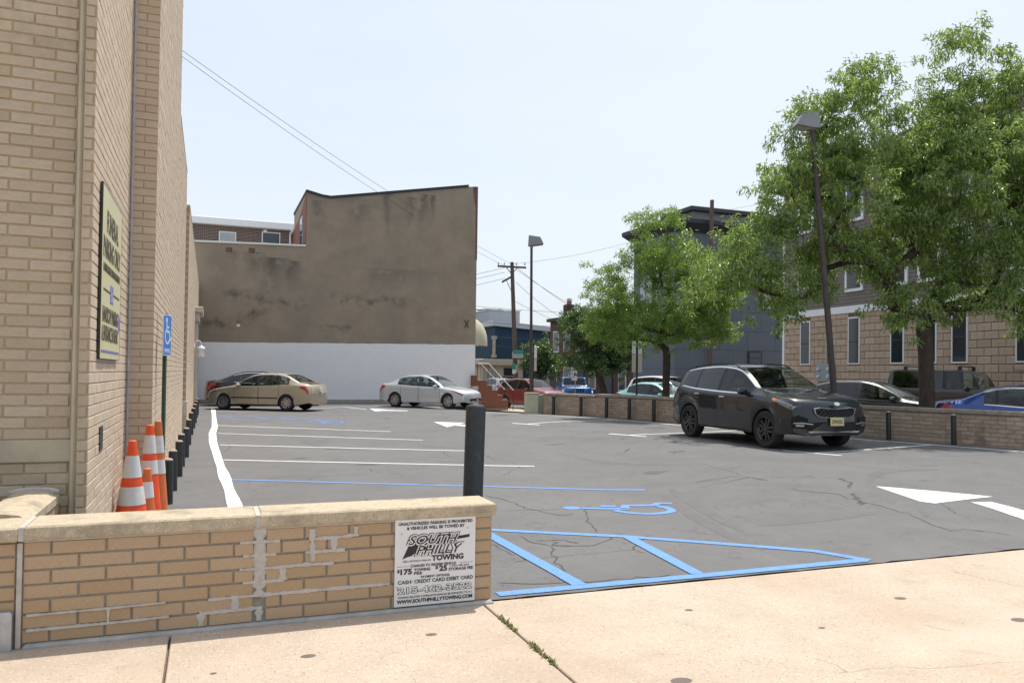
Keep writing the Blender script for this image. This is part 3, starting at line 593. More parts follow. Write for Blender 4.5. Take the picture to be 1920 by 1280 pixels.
# ------------------------------------------------------------------ traffic cones
def cone(name,label,loc,h,cols,rb=.135,square=.17,lean=0,zb=0):
    t=tag(empty(name,loc,lean),label,'cone','traffic cones beside the brick pier')
    MB().bbox(-square,square,-square,square,zb,zb+.035,.012).build('base',M_rubber,t)
    prof=lambda z:rb+(.035-rb)*z
    n=len(cols)
    for i,(a,b,m) in enumerate(cols):
        e=.0 if m in (Mor,Mor2) else .003
        mb=MB(); mb.lathe([(prof(a)+e,zb+.03+a*(h-.03)),(prof(b)+e,zb+.03+b*(h-.03))],28,cap=False); mb.build('reflective_collar' if e else 'cone_body',m,t,smooth=True)
    MB().lathe([(prof(1),zb+h),(prof(1)*.8,zb+h+.006),(.02,zb+h+.004)],20).build('tip',cols[-1][2],t,smooth=True)
    return t
Mor=mat('bright orange plastic',(.78,.085,.018),.5,var=.12,scale=9); blotch(Mor,9,.62,.75,(.25,.04,.02),.5)
Mor2=mat('faded orange plastic',(.60,.15,.045),.6,var=.15,scale=8); Mcol=mat('reflective white',(.62,.62,.62),.5,var=.1,scale=14)
cone('traffic_cone','dirty bright orange cone with two white collars nearest the sidewalk',(-.682,8.45,0),.90,[(0,.30,Mor),(.30,.50,Mcol),(.50,.60,Mor),(.60,.84,Mcol),(.84,1,Mor)],.165,.125)
cone('traffic_cone','tall orange cone with torn white collar behind the nearest cone',(-.56,8.91,0),1.02,[(0,.50,Mor),(.50,.64,Mcol),(.64,.71,Mor),(.71,.90,Mcol),(.90,1,Mor)],.135,.125)
cone('traffic_cone','faded orange cone with dark letters beside the black bollards',(-.50,9.23,0),1.04,[(0,.45,Mor2),(.45,.60,Mcol),(.60,.67,Mor2),(.67,.85,Mcol),(.85,1,Mor2)],.12,.13)
cone('traffic_cone','small orange cone half hidden behind the nearest cone',(-.56,8.67,0),.60,[(0,.5,Mor2),(.5,.78,Mcol),(.78,1,Mor2)],.095,.09)
# ------------------------------------------------------------------ bollards
def bollard(label,x,y,h,r,cap,group,lean=(0,0),rust=None):
    t=tag(empty('bollard',(x,y,H(x,y)-.02)),label,'bollard',group); t.rotation_euler=(lean[0],lean[1],0)
    MB().lathe([(r,0),(r,h-.01),(r*.97,h)],20).build('post',M_black,t,smooth=True)
    MB().lathe([(r*.96,h-.004),(r*.85,h+.014),(r*.4,h+.024),(.002,h+.026)],20).build('cap',cap,t,smooth=True)
    return t
Mccap=mat('concrete bollard fill',(.42,.36,.28),.9,var=.2,scale=20)
bollard('tall black steel bollard standing behind the end of the low wall',2.30,6.95,1.31,.093,M_black,None,(0,R(1.2)))
ords=['nearest','second nearest','third nearest','fourth nearest','fifth nearest','sixth nearest','seventh nearest','eighth nearest','ninth nearest','tenth nearest','eleventh nearest']
for k,(x,y) in enumerate(((-.43,10.2),(-.42,11.3),(-.40,12.77),(-.40,14.1),(-.37,15.5),(-.38,17.9),(-.38,20.4),(-.37,22.4),(-.36,24.4),(-.36,26.5),(-.35,28.3))):
    bollard('short black bollard along the buff wall, %s to the cones'%ords[k],x,y,.54,.055,Mccap,'bollards along the buff brick wall',(0,R(random.uniform(-1,1))))
# ------------------------------------------------------------------ right low wall
rw=tag(empty('low_wall_by_street',(12.6,18,.2)),'long low brick wall with stone coping between parking lot and street','wall')
LEN=21.5; zb_=.17
def wall_pt(s,off=0): p=WA+WD*s+WN*off; return Vector((p.x,p.y,0))
def wz(s): p=WA+WD*s; return zlot(p.x-.1,p.y)
segs=8; ds=LEN/segs
M_brickr=mat('weathered pinkish brick',(.40,.31,.235),.9,var=.18,scale=9,bump=.3,bscale=70,island=.14); blotch(M_brickr,2.2,.58,.72,(.11,.10,.09),.6)
M_copr=mat('weathered wall coping',(.29,.26,.215),.92,var=.28,scale=9,bump=.5,bscale=60); blotch(M_copr,3.5,.55,.7,(.12,.11,.095),.6)
ME_brickr=ub_mesh('low_wall_brick',M_brickr)
mbc=MB(); cnt=0
for i in range(segs):
    a=wall_pt(i*ds); z0=wz((i+.5)*ds)-.06; M=frame_m((a.x,a.y,z0),(WD.x,WD.y,0),(-WN.x,-WN.y,0))
    mbc.box(0,ds,.010,.26,-.4,.69,M)
    lim=0 if i==segs-1 else 200
    # bricks only where the wall is in view
    brick_face(rw,(a.x+WN.x*.010,a.y+WN.y*.010,z0),(WD.x,WD.y,0),(-WN.x,-WN.y,0),ds,.0,.69,CH,BL,ME_brickr,.010,limit=(None if i in (0,1,3,4) else 0),stuff_mat=M_brickr,rg=random.Random(30+i),half0=i%2)
    for q in range(2):
        MB().bbox(q*ds/2+.004,(q+1)*ds/2-.004,-.035,.31,.69,.775,.012,M).build('coping_stone',M_copr,rw,world=True)
mbc.build('wall_core',M_mortar,rw,world=True)
# end box + light pole at the far end
bx=tag(empty('utility_cabinet',(10.62,25.35,zlot(10.6,25.3)-.02)),'pale green painted cabinet at the far end of the low street wall','cabinet'); bx.rotation_euler=(0,0,R(-14))
MB().bbox(-.30,.12,-.25,.25,0,.72,.015).build('cabinet_body',mat('pale green paint',(.50,.50,.37),.7,var=.1,scale=5),bx); MB().bbox(-.32,.14,-.27,.27,.72,.76,.01).build('lid',mat('grey lid',(.36,.34,.27),.8,var=.1,scale=5),bx)
MB().bbox(.12,.50,-.20,.22,0,.70,.015).build('side_box',mat('grey box',(.29,.28,.25),.8,var=.15,scale=5),bx)
for k,s in enumerate((.75,2.15,3.35,4.35,5.35,6.35)):
    p=wall_pt(s,-.16); bollard('black bollard against the street wall, %s from its far end'%['first','second','third','fourth','fifth','sixth'][k],p.x,p.y,.64,.055,M_black,'bollards along the street wall')
for k,s in enumerate((12.35,13.7)):
    p=wall_pt(s,-.22); bollard('black bollard in front of the street wall, %s'%['beside the black SUV','nearest the right edge'][k],p.x,p.y,.62,.05,Mccap,'bollards along the street wall',(0,R(-1.5)))
# ------------------------------------------------------------------ vehicles
def pchip(pts):
    xs=np.array([p[0] for p in pts],float); ys=np.array([p[1] for p in pts],float); h=np.diff(xs); d=np.diff(ys)/h; m=np.zeros(len(xs)); m[0]=d[0]; m[-1]=d[-1]
    for i in range(1,len(xs)-1):
        if d[i-1]*d[i]>0: w1=2*h[i]+h[i-1]; w2=h[i]+2*h[i-1]; m[i]=(w1+w2)/(w1/d[i-1]+w2/d[i])
    def f(x):
        i=int(np.clip(np.searchsorted(xs,x)-1,0,len(h)-1)); t=(x-xs[i])/h[i]; t=min(1,max(0,t)); t2=t*t;t3=t2*t
        return float((2*t3-3*t2+1)*ys[i]+(t3-2*t2+t)*h[i]*m[i]+(-2*t3+3*t2)*ys[i+1]+(t3-t2)*h[i]*m[i+1])
    return f
TM={ # normalised profiles: top silhouette, belt line (fractions of L, metres scaled by H)
 'suv':dict(top=[(0,.33),(.005,.47),(.03,.57),(.12,.63),(.22,.665),(.275,.69),(.35,.81),(.44,.945),(.50,.98),(.62,1),(.75,.985),(.85,.95),(.90,.91),(.945,.72),(.975,.58),(1,.42)],belt=[(0,.40),(.03,.52),(.15,.585),(.28,.615),(.5,.625),(.75,.655),(.9,.69),(1,.5)],ws=(.285,.455),rw=(.895,.955),win=[(.31,.545),(.57,.745),(.762,.875)],doors=[(.30,.555),(.562,.765)],bow=(.22,.10)),
 'sedan':dict(top=[(0,.34),(.01,.46),(.06,.54),(.16,.605),(.24,.64),(.27,.655),(.35,.80),(.45,.955),(.53,1),(.64,.995),(.73,.94),(.80,.84),(.88,.745),(.95,.725),(.985,.69),(1,.48)],belt=[(0,.38),(.05,.49),(.2,.57),(.3,.605),(.6,.64),(.8,.675),(.95,.67),(1,.5)],ws=(.28,.46),rw=(.71,.865),win=[(.30,.51),(.53,.70),(.708,.76)],doors=[(.29,.52),(.526,.72)],bow=(.28,.16)),
 'hatch':dict(top=[(0,.36),(.01,.47),(.06,.54),(.18,.61),(.25,.645),(.28,.665),(.36,.81),(.45,.95),(.53,.995),(.65,1),(.74,.96),(.84,.82),(.90,.745),(.95,.725),(.985,.68),(1,.48)],belt=[(0,.40),(.05,.5),(.2,.58),(.3,.62),(.6,.645),(.8,.68),(.95,.67),(1,.5)],ws=(.29,.46),rw=(.74,.885),win=[(.31,.51),(.53,.69),(.70,.795)],doors=[(.30,.52),(.526,.71)],bow=(.26,.14)),
 'jeep':dict(top=[(0,.40),(.005,.55),(.02,.60),(.12,.625),(.30,.65),(.345,.66),(.36,.68),(.42,.93),(.44,.965),(.5,.985),(.7,.99),(.93,.985),(.96,.96),(.985,.70),(1,.55)],belt=[(0,.45),(.02,.55),(.2,.58),(.35,.62),(.6,.63),(.95,.63),(1,.5)],ws=(.35,.43),rw=(.955,.99),win=[(.41,.575),(.60,.735),(.76,.94)],doors=[(.37,.585),(.592,.75)],bow=(.06,.02)),
}
def car(name,label,cat,tm,L,W,Hh,loc,head,paintm,wb,fo,wr,glass=None,wheelm=None,group=None,z=None,simple=False,spokes=5,clad=None,win_trim=None,rails=False,light_seat=False,plate=None,rear_plate=None,extra=None,grille=None):
    T=TM[tm]; hw=W/2; glass=glass or (G_clear,G_tint); root=tag(empty(name,(loc[0],loc[1],(H(loc[0],loc[1]) if z is None else z)+.005),head),label,cat,group)
    top=pchip([(a*L,b*Hh) for a,b in T['top']]); belt0=pchip([(a*L,b*Hh) for a,b in T['belt']])
    belt=lambda x:min(belt0(x),top(x)-.025)
    wx=[fo,fo+wb]; Ra=wr*1.13; sill=.19*Hh*.75+.03
    ws=[v*L for v in T['ws']]; rwd=[v*L for v in T['rw']]; win=[(a*L,b*L) for a,b in T['win']]; doors=[(a*L,b*L) for a,b in T['doors']]
    st=set(np.linspace(0,L,46 if not simple else 34)); 
    for c in wx:
        for a in np.linspace(0,math.pi,13): st.add(c+Ra*math.cos(a))
    for a,b in win: st|={a,b}
    for a,b in doors: st|={a-.006,a+.006,b-.006,b+.006}
    st|=set(ws)|set(rwd)|{.02,.05,.1,L-.02,L-.05,L-.1}
    st=sorted(x for x in st if 0<=x<=L); S_=[st[0]]
    for x in st[1:]:
        if x-S_[-1]>.004: S_.append(x)
    st=S_; bf,br=T['bow']
    boxy=tm=='jeep'
    def taper(x):
        a=min(1,x/.55); b=min(1,(L-x)/.5); 
        return (1-(.10 if not boxy else .03)*(1-a)**2)*(1-(.09 if not boxy else .02)*(1-b)**2)
    def ring(x):
        zt=top(x); zb=belt(x); h=hw*taper(x); cab=min(1,max(0,(zt-zb-.06)/(Hh*.30)))
        wroof=h*((.87+(.70-.87)*cab) if not boxy else (.93+(.84-.93)*cab)); drop=.028+.035*cab if not boxy else .02
        lip=sill+ (.07*max(0,1-x/.5)+.09*max(0,1-(L-x)/.5))
        arch=0
        for c in wx:
            d=abs(x-c)
            if d<Ra-.0005: lip=max(lip,wr+math.sqrt(Ra*Ra-d*d)); arch=1
        z6=max(zb-.13,lip+.03); z5=max(lip+.02,min(lip+.3*(zb-lip)+.08,z6-.01)); z4=min(lip+.05,z5-.005)
        P0=(.955*h,zb); P1=(wroof,zt-drop)
        if P1[1]<P0[1]+.01: P1=(wroof,P0[1]+.01)
        lp=lambda t:(P0[0]+(P1[0]-P0[0])*t+.018*math.sin(math.pi*t)*cab,P0[1]+(P1[1]-P0[1])*t)
        return [(0,sill+.02),(h-.27,sill+.02),(h-.27,lip if arch else sill+.02),(.965*h,lip),(.98*h,z4),(h,z5),(.995*h,z6),(.975*h,zb-.02),P0,lp(.05),lp(.5),lp(.945),P1,(wroof*.88,zt-drop*.42),(wroof*.5,zt-drop*.1),(0,max(zt,P1[1]+.002))]
    def bow(x,y):
        q=(abs(y)/hw)**2.4
        return x+bf*q*max(0,1-x/1.1)**1.5-br*q*max(0,1-(L-x)/.9)**1.5
    rings=[ring(x) for x in st]; J=16; parts={}
    def put(key,quad):
        d=parts.setdefault(key,MB()); d.add(quad,[tuple(range(len(quad)))])
    def P(i,j,s): y,zz=rings[i][j]; return (L/2-bow(st[i],y),s*y,zz)
    vm={}
    polys={}
    def key_of(i,j):
        xm=(st[i]+st[i+1])/2
        if j<=2: return 'underbody'
        if 4<=j<=7:
            for k,(a,b) in enumerate(doors):
                if abs(xm-a)<.0065: return ('seam',2*k)
                if abs(xm-b)<.0065: return ('seam',2*k+1)
        if j==3 and clad: return 'cladding'
        if 4<=j<=7:
            for k,(a,b) in enumerate(doors):
                if a<xm<b: return ('door',k)
        if 9<=j<=10:
            for k,(a,b) in enumerate(win):
                if a<xm<b and rings[i][12][1]-rings[i][8][1]>.05: return ('side_window',k)
            if win[0][0]<xm<win[-1][1]: return ('pillar',sum(1 for a,b in win if xm>a))
        if j in (8,11) and win[0][0]<xm<win[-1][1] and win_trim and rings[i][12][1]-rings[i][8][1]>.06: return ('window_trim',j)
        if j>=13:
            if ws[0]<xm<ws[1]: return 'windshield'
            if rwd[0]<xm<rwd[1]: return 'rear_window'
        return 'body'
    for i in range(len(st)-1):
        for j in range(J-1):
            k=key_of(i,j)
            for s in (1,-1):
                kk=(k,s) if isinstance(k,tuple) else k
                q=[(i,j,s),(i+1,j,s),(i+1,j+1,s),(i,j+1,s)]
                if s<0: q.reverse()
                polys.setdefault(kk,[]).append(q)
    def vert(key,idx,d,vs):
        i,j,s=idx
        if j in(0,J-1): idx=(i,j,1)
        if (key,idx) not in d: d[(key,idx)]=len(vs); vs.append(P(i,j,idx[2]) if j not in (0,J-1) else P(i,j,1))
        return d[(key,idx)]
    ncache={}
    def snorm(i,j,s):
        if (i,j) not in ncache:
            a=Vector(P(max(i-2,0),j,1)); b=Vector(P(min(i+2,len(st)-1),j,1)); c=Vector(P(i,max(j-1,4),1)); e=Vector(P(i,min(j+1,8),1))
            n=(b-a).cross(e-c); ncache[i,j]=n.normalized() if n.length>1e-9 else Vector((0,1,0))
        n=ncache[i,j]; return (n.x,n.y*s,n.z)
    mats={'body':paintm,'underbody':M_under,'seam':M_plastic,'cladding':clad or paintm,'pillar':M_plastic,'window_trim':win_trim or paintm,'windshield':glass[0],'rear_window':glass[1]}
    bodyobj=None
    order=sorted(polys.keys(),key=lambda k:0 if k=='body' else 1)
    for k in order:
        vs=[];d={};fs=[];rowinfo=[]
        for q in polys[k]:
            f=[vert(0,t,d,vs) for t in q]; f2=[]
            for a in f:
                if a not in f2: f2.append(a)
            if len(f2)>2: fs.append(f2); rowinfo.append((q,f,f2))
        if k=='body':      # nose and tail caps
            for i,rev in ((0,False),(len(st)-1,True)):
                cols=7; base=len(vs); 
                for j in range(1,J):
                    y,zz=rings[i][j]
                    for c in range(cols): yy=y*(1-2*c/(cols-1)); vs.append((L/2-bow(st[i],yy),yy,zz))
                for j in range(J-2):
                    for c in range(cols-1):
                        a=base+j*cols+c; q=(a,a+1,a+cols+1,a+cols); fs.append(q if rev else tuple(reversed(q)))
        me=bpy.data.meshes.new(k if isinstance(k,str) else k[0][0]); me.from_pydata(vs,[],fs); me.update(); me.shade_smooth()
        try: me.set_sharp_from_angle(angle=R(42))
        except Exception: pass
        nm=k if isinstance(k,str) else k[0][0]
        if nm in ('body','door','seam'):
            ln_=[(0,0,0)]*len(me.loops)
            for pi,(q,f,f2) in enumerate(rowinfo):
                js=[t[1] for t in q]
                if min(js)>=4 and max(js)<=8 and len(f2)==4:
                    pl_=me.polygons[pi]
                    for li in pl_.loop_indices:
                        t=q[f.index(me.loops[li].vertex_index)]; ln_[li]=snorm(*t)
            me.normals_split_custom_set(ln_)
        m=mats.get(nm) or (paintm if nm=='door' else (glass[0] if k[0][1]==0 else glass[1]))
        ob=obj(nm,me,m,root)
        if nm=='door':
            a,b=doors[k[0][1]]; xh=b-.16 ; sgn=k[1]; zz=belt(xh)-.11
            hb=MB().bbox(L/2-xh-.09,L/2-xh+.09,sgn*(hw*.995)-.012,sgn*(hw*.995)+.024,zz,zz+.028,.008).build('handle',win_trim if win_trim else paintm,ob,smooth=True)
    # wheels
    tyre=MB(); tw=.11
    tyre.lathe([(wr*.66,-tw*.8),(wr*.74,-tw),(wr*.93,-tw),(wr*.99,-tw*.8),(wr,-tw*.4),(wr,tw*.4),(wr*.99,tw*.8),(wr*.93,tw),(wr*.74,tw),(wr*.66,tw*.8)],30,cap=False)
    rim=MB(); rim.lathe([(wr*.60,-.06),(wr*.60,tw*.6),(wr*.68,tw*.92),(wr*.66,tw*.95),(wr*.585,tw*.5)],30,cap=False)
    for k in range(spokes):
        Mx=Matrix.Rotation(2*math.pi*k/spokes,4,'Z')
        for off in ((-.028,.028) if spokes==5 else (0,)):
            rim.add([Mx@Vector(p) for p in ((wr*.10,off-.02,tw*.75),(wr*.64,off*1.7-.026,tw*.72),(wr*.64,off*1.7+.026,tw*.72),(wr*.10,off+.02,tw*.75),(wr*.10,off-.022,tw*.45),(wr*.64,off*1.7-.03,tw*.4),(wr*.64,off*1.7+.03,tw*.4),(wr*.10,off+.022,tw*.45))],[(0,1,2,3),(0,4,5,1),(1,5,6,2),(2,6,7,3)])
    rim.lathe([(.0,tw*.80),(wr*.15,tw*.80),(wr*.18,tw*.5)],16,cap=False)
    disc=MB(); disc.lathe([(.0,.0),(wr*.60,.0)],20,cap=False)
    tm_=rm_=dm_=None
    for c in wx:
        for s in (1,-1):
            M=Matrix.Translation((L/2-c,s*(hw-tw-.02),wr))@Matrix.Rotation(R(-90*s),4,'X')
            if tm_ is None:
                tm_=tyre.build('wheel',M_rubber,root,smooth=True); rm_=rim.build('rim',wheelm or M_alloy,tm_,smooth=True); dm_=disc.build('brake_disc',M_under,tm_); tm_.matrix_basis=M
            else:
                t2=copy_tree(tm_,root); t2.matrix_basis=M
    # lights
    def surf(x,z):   # outer half width at height z on the flank of station x
        r=ring(x)
        for a,b in zip(r[3:12],r[4:13]):
            if a[1]<=z<=b[1]: t=(z-a[1])/max(1e-6,b[1]-a[1]); return a[0]+(b[0]-a[0])*t
        return r[12][0]*.9
    def flank_patch(name,poly,m,off=.008,s=1):   # polygon [(x,z)] wrapped over the flank
        xs=[p[0] for p in poly]; x0,x1=min(xs),max(xs); n=8; up=pchip([p for p in poly[:len(poly)//2]]); lo=pchip(list(reversed(poly[len(poly)//2:])))
        v=[];f=[]
        for i in range(n+1):
            x=x0+(x1-x0)*i/n
            for j in range(4):
                zz=lo(x)+(up(x)-lo(x))*j/3; y=surf(max(x,.012),zz)+off; v.append((L/2-bow(x,y)+ (off if x<L/2 else -off),s*y,zz))
        for i in range(n):
            for j in range(3): a=i*4+j; q=(a,a+4,a+5,a+1); f.append(q if s>0 else tuple(reversed(q)))
        return MB().add(v,f).build(name,m,root,smooth=True)
    zb=belt(.15*L); 
    for s in (1,-1):
        if boxy:
            MB().lathe([(.10,0),(.10,.02),(.085,.03),(.02,.035)],16,Matrix.Translation((L/2-.03,s*.50,.52*Hh))@Matrix.Rotation(R(90),4,'Y')).build('headlight',M_lamp,root,smooth=True)
            MB().bbox(-L/2-.03,-L/2+.03,s*(hw*.86)-.07,s*(hw*.86)+.07,.42*Hh,.55*Hh,.01).build('taillight',M_red,root)
        else:
            z1=top(.10)-.05
            flank_patch('headlight',[(.06,z1-.03),(.3,belt(.3)+.005),(.62 if tm=='suv' else .72,belt(.65)+.005),(.62 if tm=='suv' else .72,belt(.65)-.02),(.3,belt(.3)-.075),(.06,z1-.11)],M_lamp,s=s)
            flank_patch('marker_light',[(.50,belt(.5)+.007),(.64,belt(.64)+.006),(.64,belt(.64)-.035),(.50,belt(.5)-.06)],M_amber,.011,s=s)
            xr=L-.42 if tm!='suv' else L-.36; zt=belt(L-.3)
            flank_patch('taillight',[(xr,zt-.02),(L-.2,zt-.01),(L-.03,belt(L-.05)-.02),(L-.03,belt(L-.05)-.17),(L-.2,zt-.17),(xr,zt-.10)],M_red,s=s)
        xm=win[0][0]+.16; zz=belt(xm)+.05; Mm=Matrix.Translation((L/2-xm,s*(hw+.05),zz))
        mb=MB(); mb.lathe([(.02,-.09),(.065,-.07),(.085,-.02),(.085,.05),(.06,.075),(.01,.08)],12,Mm@Matrix.Rotation(R(90),4,'Y')@Matrix.Diagonal((.85,1.25,.8,1))); mb.box(-.03,.03,-.12,.05,-.03,.0,Mm@Matrix.Diagonal((1,s,1,1)))
        mb.build('mirror',paintm,root,smooth=True)
        if rails:
            xs_=np.linspace(.44*L,.86*L,9); MB().tube([(L/2-x,s*(ring(x)[12][0]-.02),top(x)-.055+(.055 if 0<k<8 else 0)) for k,x in enumerate(xs_)],.016,6).build('roof_rail',M_plastic,root,smooth=True)
    # front: grille, lower intake, bumper
    zt0=top(0.0)
    def nose(y,z,off=.012): return L/2-bow(0,y)+off
    def nose_panel(name,poly,m,off=.010,th=.02):   # polygon (y,z) conformed to the bow of the nose
        v=[];n=len(poly)
        for o_ in (off,off-th):
            for y,zz in poly: v.append((nose(y,zz,o_),y,zz))
        f=[tuple(range(n)),tuple(range(2*n-1,n-1,-1))]+[(i,n+i,n+(i+1)%n,(i+1)%n) for i in range(n)]
        return MB().add(v,f).build(name,m,root)
    if grille: grille(root,nose,nose_panel,L,W,Hh,sill,zt0)
    elif boxy:
        for k in range(7):
            y=(k-3)*.105; MB().bbox(L/2+.0,L/2+.015,y-.032,y+.032,.42*Hh,.555*Hh,.006).build('grille_slot',M_under,root)
        MB().bbox(L/2-.05,L/2+.16,-hw*.82,hw*.82,.27*Hh,.35*Hh,.02).build('front_bumper',M_plastic,root)
    else:
        nose_panel('grille',[(y,zz) for y,zz in ((-.38,zt0-.05),(-.2,zt0-.03),(0,zt0-.025),(.2,zt0-.03),(.38,zt0-.05),(.33,zt0-.13),(.15,zt0-.15),(-.15,zt0-.15),(-.33,zt0-.13))],M_plastic)
        nose_panel('lower_intake',[(-.5,sill+.2),(-.2,sill+.21),(.2,sill+.21),(.5,sill+.2),(.45,sill+.08),(.2,sill+.07),(-.2,sill+.07),(-.45,sill+.08)],M_plastic)
    if plate:
        t=nose_panel('licence_plate',[(-.155,plate[1]),(.155,plate[1]),(.155,plate[1]+.155),(-.155,plate[1]+.155)],plate[0],.035,.012)
        if plate[2]: letters(t,plate[2],0,plate[1]+.045,.25,.065,Matrix(((0,-1,0,L/2+.034),(1,0,0,0),(0,0,1,0),(0,0,0,1))),off=.0025)
    if rear_plate:
        MB().bbox(-L/2-.022,-L/2+.03,-.155,.155,rear_plate[1],rear_plate[1]+.155,.004).build('licence_plate',rear_plate[0],root)
    # interior
    sm=M_seatl if light_seat else M_seat; zs=.26*Hh
    for xx,ys in ((.47*L,(-.37,.37)),(.66*L,(-.37,.37))):
        for y in ys:
            mb=MB(); mb.bbox(L/2-xx-.25,L/2-xx+.25,y-.24,y+.24,zs,zs+.2,.05); mb.bbox(-.07,.07,y-.23,y+.23,0,.58,.05,Matrix.Translation((L/2-xx-.24,0,zs+.15))@Matrix.Rotation(R(-14),4,'Y')); mb.bbox(-.05,.05,y-.12,y+.12,.60,.78,.04,Matrix.Translation((L/2-xx-.26,0,zs+.15))@Matrix.Rotation(R(-12),4,'Y')); mb.build('seat',sm,root,smooth=True)
    MB().bbox(L/2-ws[0]-.55,L/2-ws[0]-.05,-hw*.78,hw*.78,.45*Hh,belt(ws[0]+.2)-.02,.05).build('dashboard',M_plastic,root)
    MB().lathe([(.17,-.015),(.19,0),(.17,.015),(.15,0),(.17,-.015)],18,Matrix.Translation((L/2-ws[0]-.68,.37,.58*Hh))@Matrix.Rotation(R(-65),4,'Y'),cap=False).build('steering_wheel',M_plastic,root,smooth=True)
    if extra: extra(root,L,W,Hh,top,belt,ring,nose_panel,flank_patch)
    return root
# --- black SUV in the lot
M_skid=mat('satin silver trim',(.40,.40,.42),.4,metal=.6)
def kia_grille(root,nose,npn,L,W,Hh,sill,zt0):
    zc=.70; out=[(-.52,.80),(-.40,.825),(-.15,.80),(0,.79),(.15,.80),(.40,.825),(.52,.80),(.50,.70),(.42,.62),(.18,.60),(0,.615),(-.18,.60),(-.42,.62),(-.50,.70)]
    out=[(y*.92,.705+(z-.705)*.86) for y,z in out]; npn('grille_surround',out,M_skid,.016,.03); npn('grille',[(y*.955,.705+(z-.705)*.86) for y,z in out],M_under,.020,.02)
    for r_ in range(4):
        mb=MB()
        for k in range(-5,6):
            y=(k+.5*(r_%2))*.088; z=.645+r_*.039
            if abs(y)<.41: 
                q=[(y+.036*math.cos(a),z+.020*math.sin(a)) for a in np.linspace(0,2*math.pi,7)[:-1]]; qi=[(y+.028*math.cos(a),z+.015*math.sin(a)) for a in np.linspace(0,2*math.pi,7)[:-1]]
                v=[(nose(a,b,.027),a,b) for a,b in q]+[(nose(a,b,.023),a,b) for a,b in qi]; mb.add(v,[(i,(i+1)%6,6+(i+1)%6,6+i) for i in range(6)])
        mb.build('grille_mesh',mat('dark chrome',(.10,.10,.11),.25,metal=.9),root)
    MB().lathe([(.065,0),(.06,.008),(.01,.012)],16,Matrix.Translation((L/2+.015,0,.875))@Matrix.Rotation(R(70),4,'Y')@Matrix.Diagonal((.55,1,1,1))).build('badge',M_chrome,root,smooth=True)
    npn('lower_intake',[(-.62,.50),(-.3,.54),(.3,.54),(.62,.50),(.58,.36),(.3,.34),(-.3,.34),(-.58,.36)],M_under,.012)
    npn('chin_trim',[(-.60,.365),(-.48,.375),(0,.36),(.48,.375),(.60,.365),(.55,.335),(0,.325),(-.55,.335)],M_skid,.03,.04)
    for s in (1,-1):
        npn('fog_trim',[(s*y,z) for y,z in ((.50,.505),(.70,.53),(.84,.52),(.84,.505),(.70,.508),(.50,.485))],M_skid,.022,.02)
        npn('fog_lamp',[(s*y,z) for y,z in ((.66,.49),(.80,.495),(.80,.45),(.66,.45))],M_lamp,.018,.02)
        npn('fog_pocket',[(s*y,z) for y,z in ((.58,.60),(.74,.66),(.86,.62),(.86,.42),(.60,.40))],M_under,.008,.02)
kd=R(-91.5)
kia=car('parked_car','glossy black SUV with yellow licence plate parked in the lot','car','suv',4.44,1.85,1.645,(10.95,13.66),kd,paint('black',(.006,.010,.016),.0,.3,.2,1.0),2.67,.91,.355,glass=(G_clear,G_tint),wheelm=M_darkalloy,clad=M_plastic,win_trim=M_chrome,rails=True,plate=(M_plate,.47,'C94 RXC'),grille=kia_grille)
hatchp=paint('beige gold',(.42,.36,.265),.25,.35)
def side_strip(root,L,W,Hh,top,belt,ring,npn,fp):
    for s in (1,-1): fp('rub_strip',[(1.25,.50),(1.9,.50),(2.6,.50),(3.15,.50),(3.15,.455),(2.6,.455),(1.9,.455),(1.25,.455)],M_plastic,.012,s)
    MB().bbox(-L/2+.18,-L/2+.42,-.52,.52,1.05,1.075,.01).build('spoiler',hatchp,root)
def dirv(a,b): return math.atan2(b[1]-a[1],b[0]-a[0])
hb=car('parked_car','beige gold hatchback parked beside the white painted wall','car','hatch',4.50,1.72,1.425,(2.10,31.62),dirv((2.93,31.02),(.60,32.55)),hatchp,2.61,.88,.30,light_seat=True,glass=(G_clear,G_clear),rear_plate=(M_platew,.72),extra=side_strip)
car('parked_car','black sedan behind the beige hatchback next to the white wall','car','sedan',4.86,1.86,1.475,(2.25,35.75),R(0),paint('gloss black',(.007,.008,.009),.0,.25,.2,.8),2.80,.95,.335,glass=(G_tint,G_tint),win_trim=M_chrome)
car('parked_car','silver sedan parked in front of the white painted wall','car','sedan',4.56,1.75,1.43,(9.02,33.1),dirv((8.13,34.1),(10.03,32.05)),paint('silver',(.55,.57,.60),.35,.3),2.67,.93,.315,glass=(G_clear,G_clear),rear_plate=(M_platew,.72))
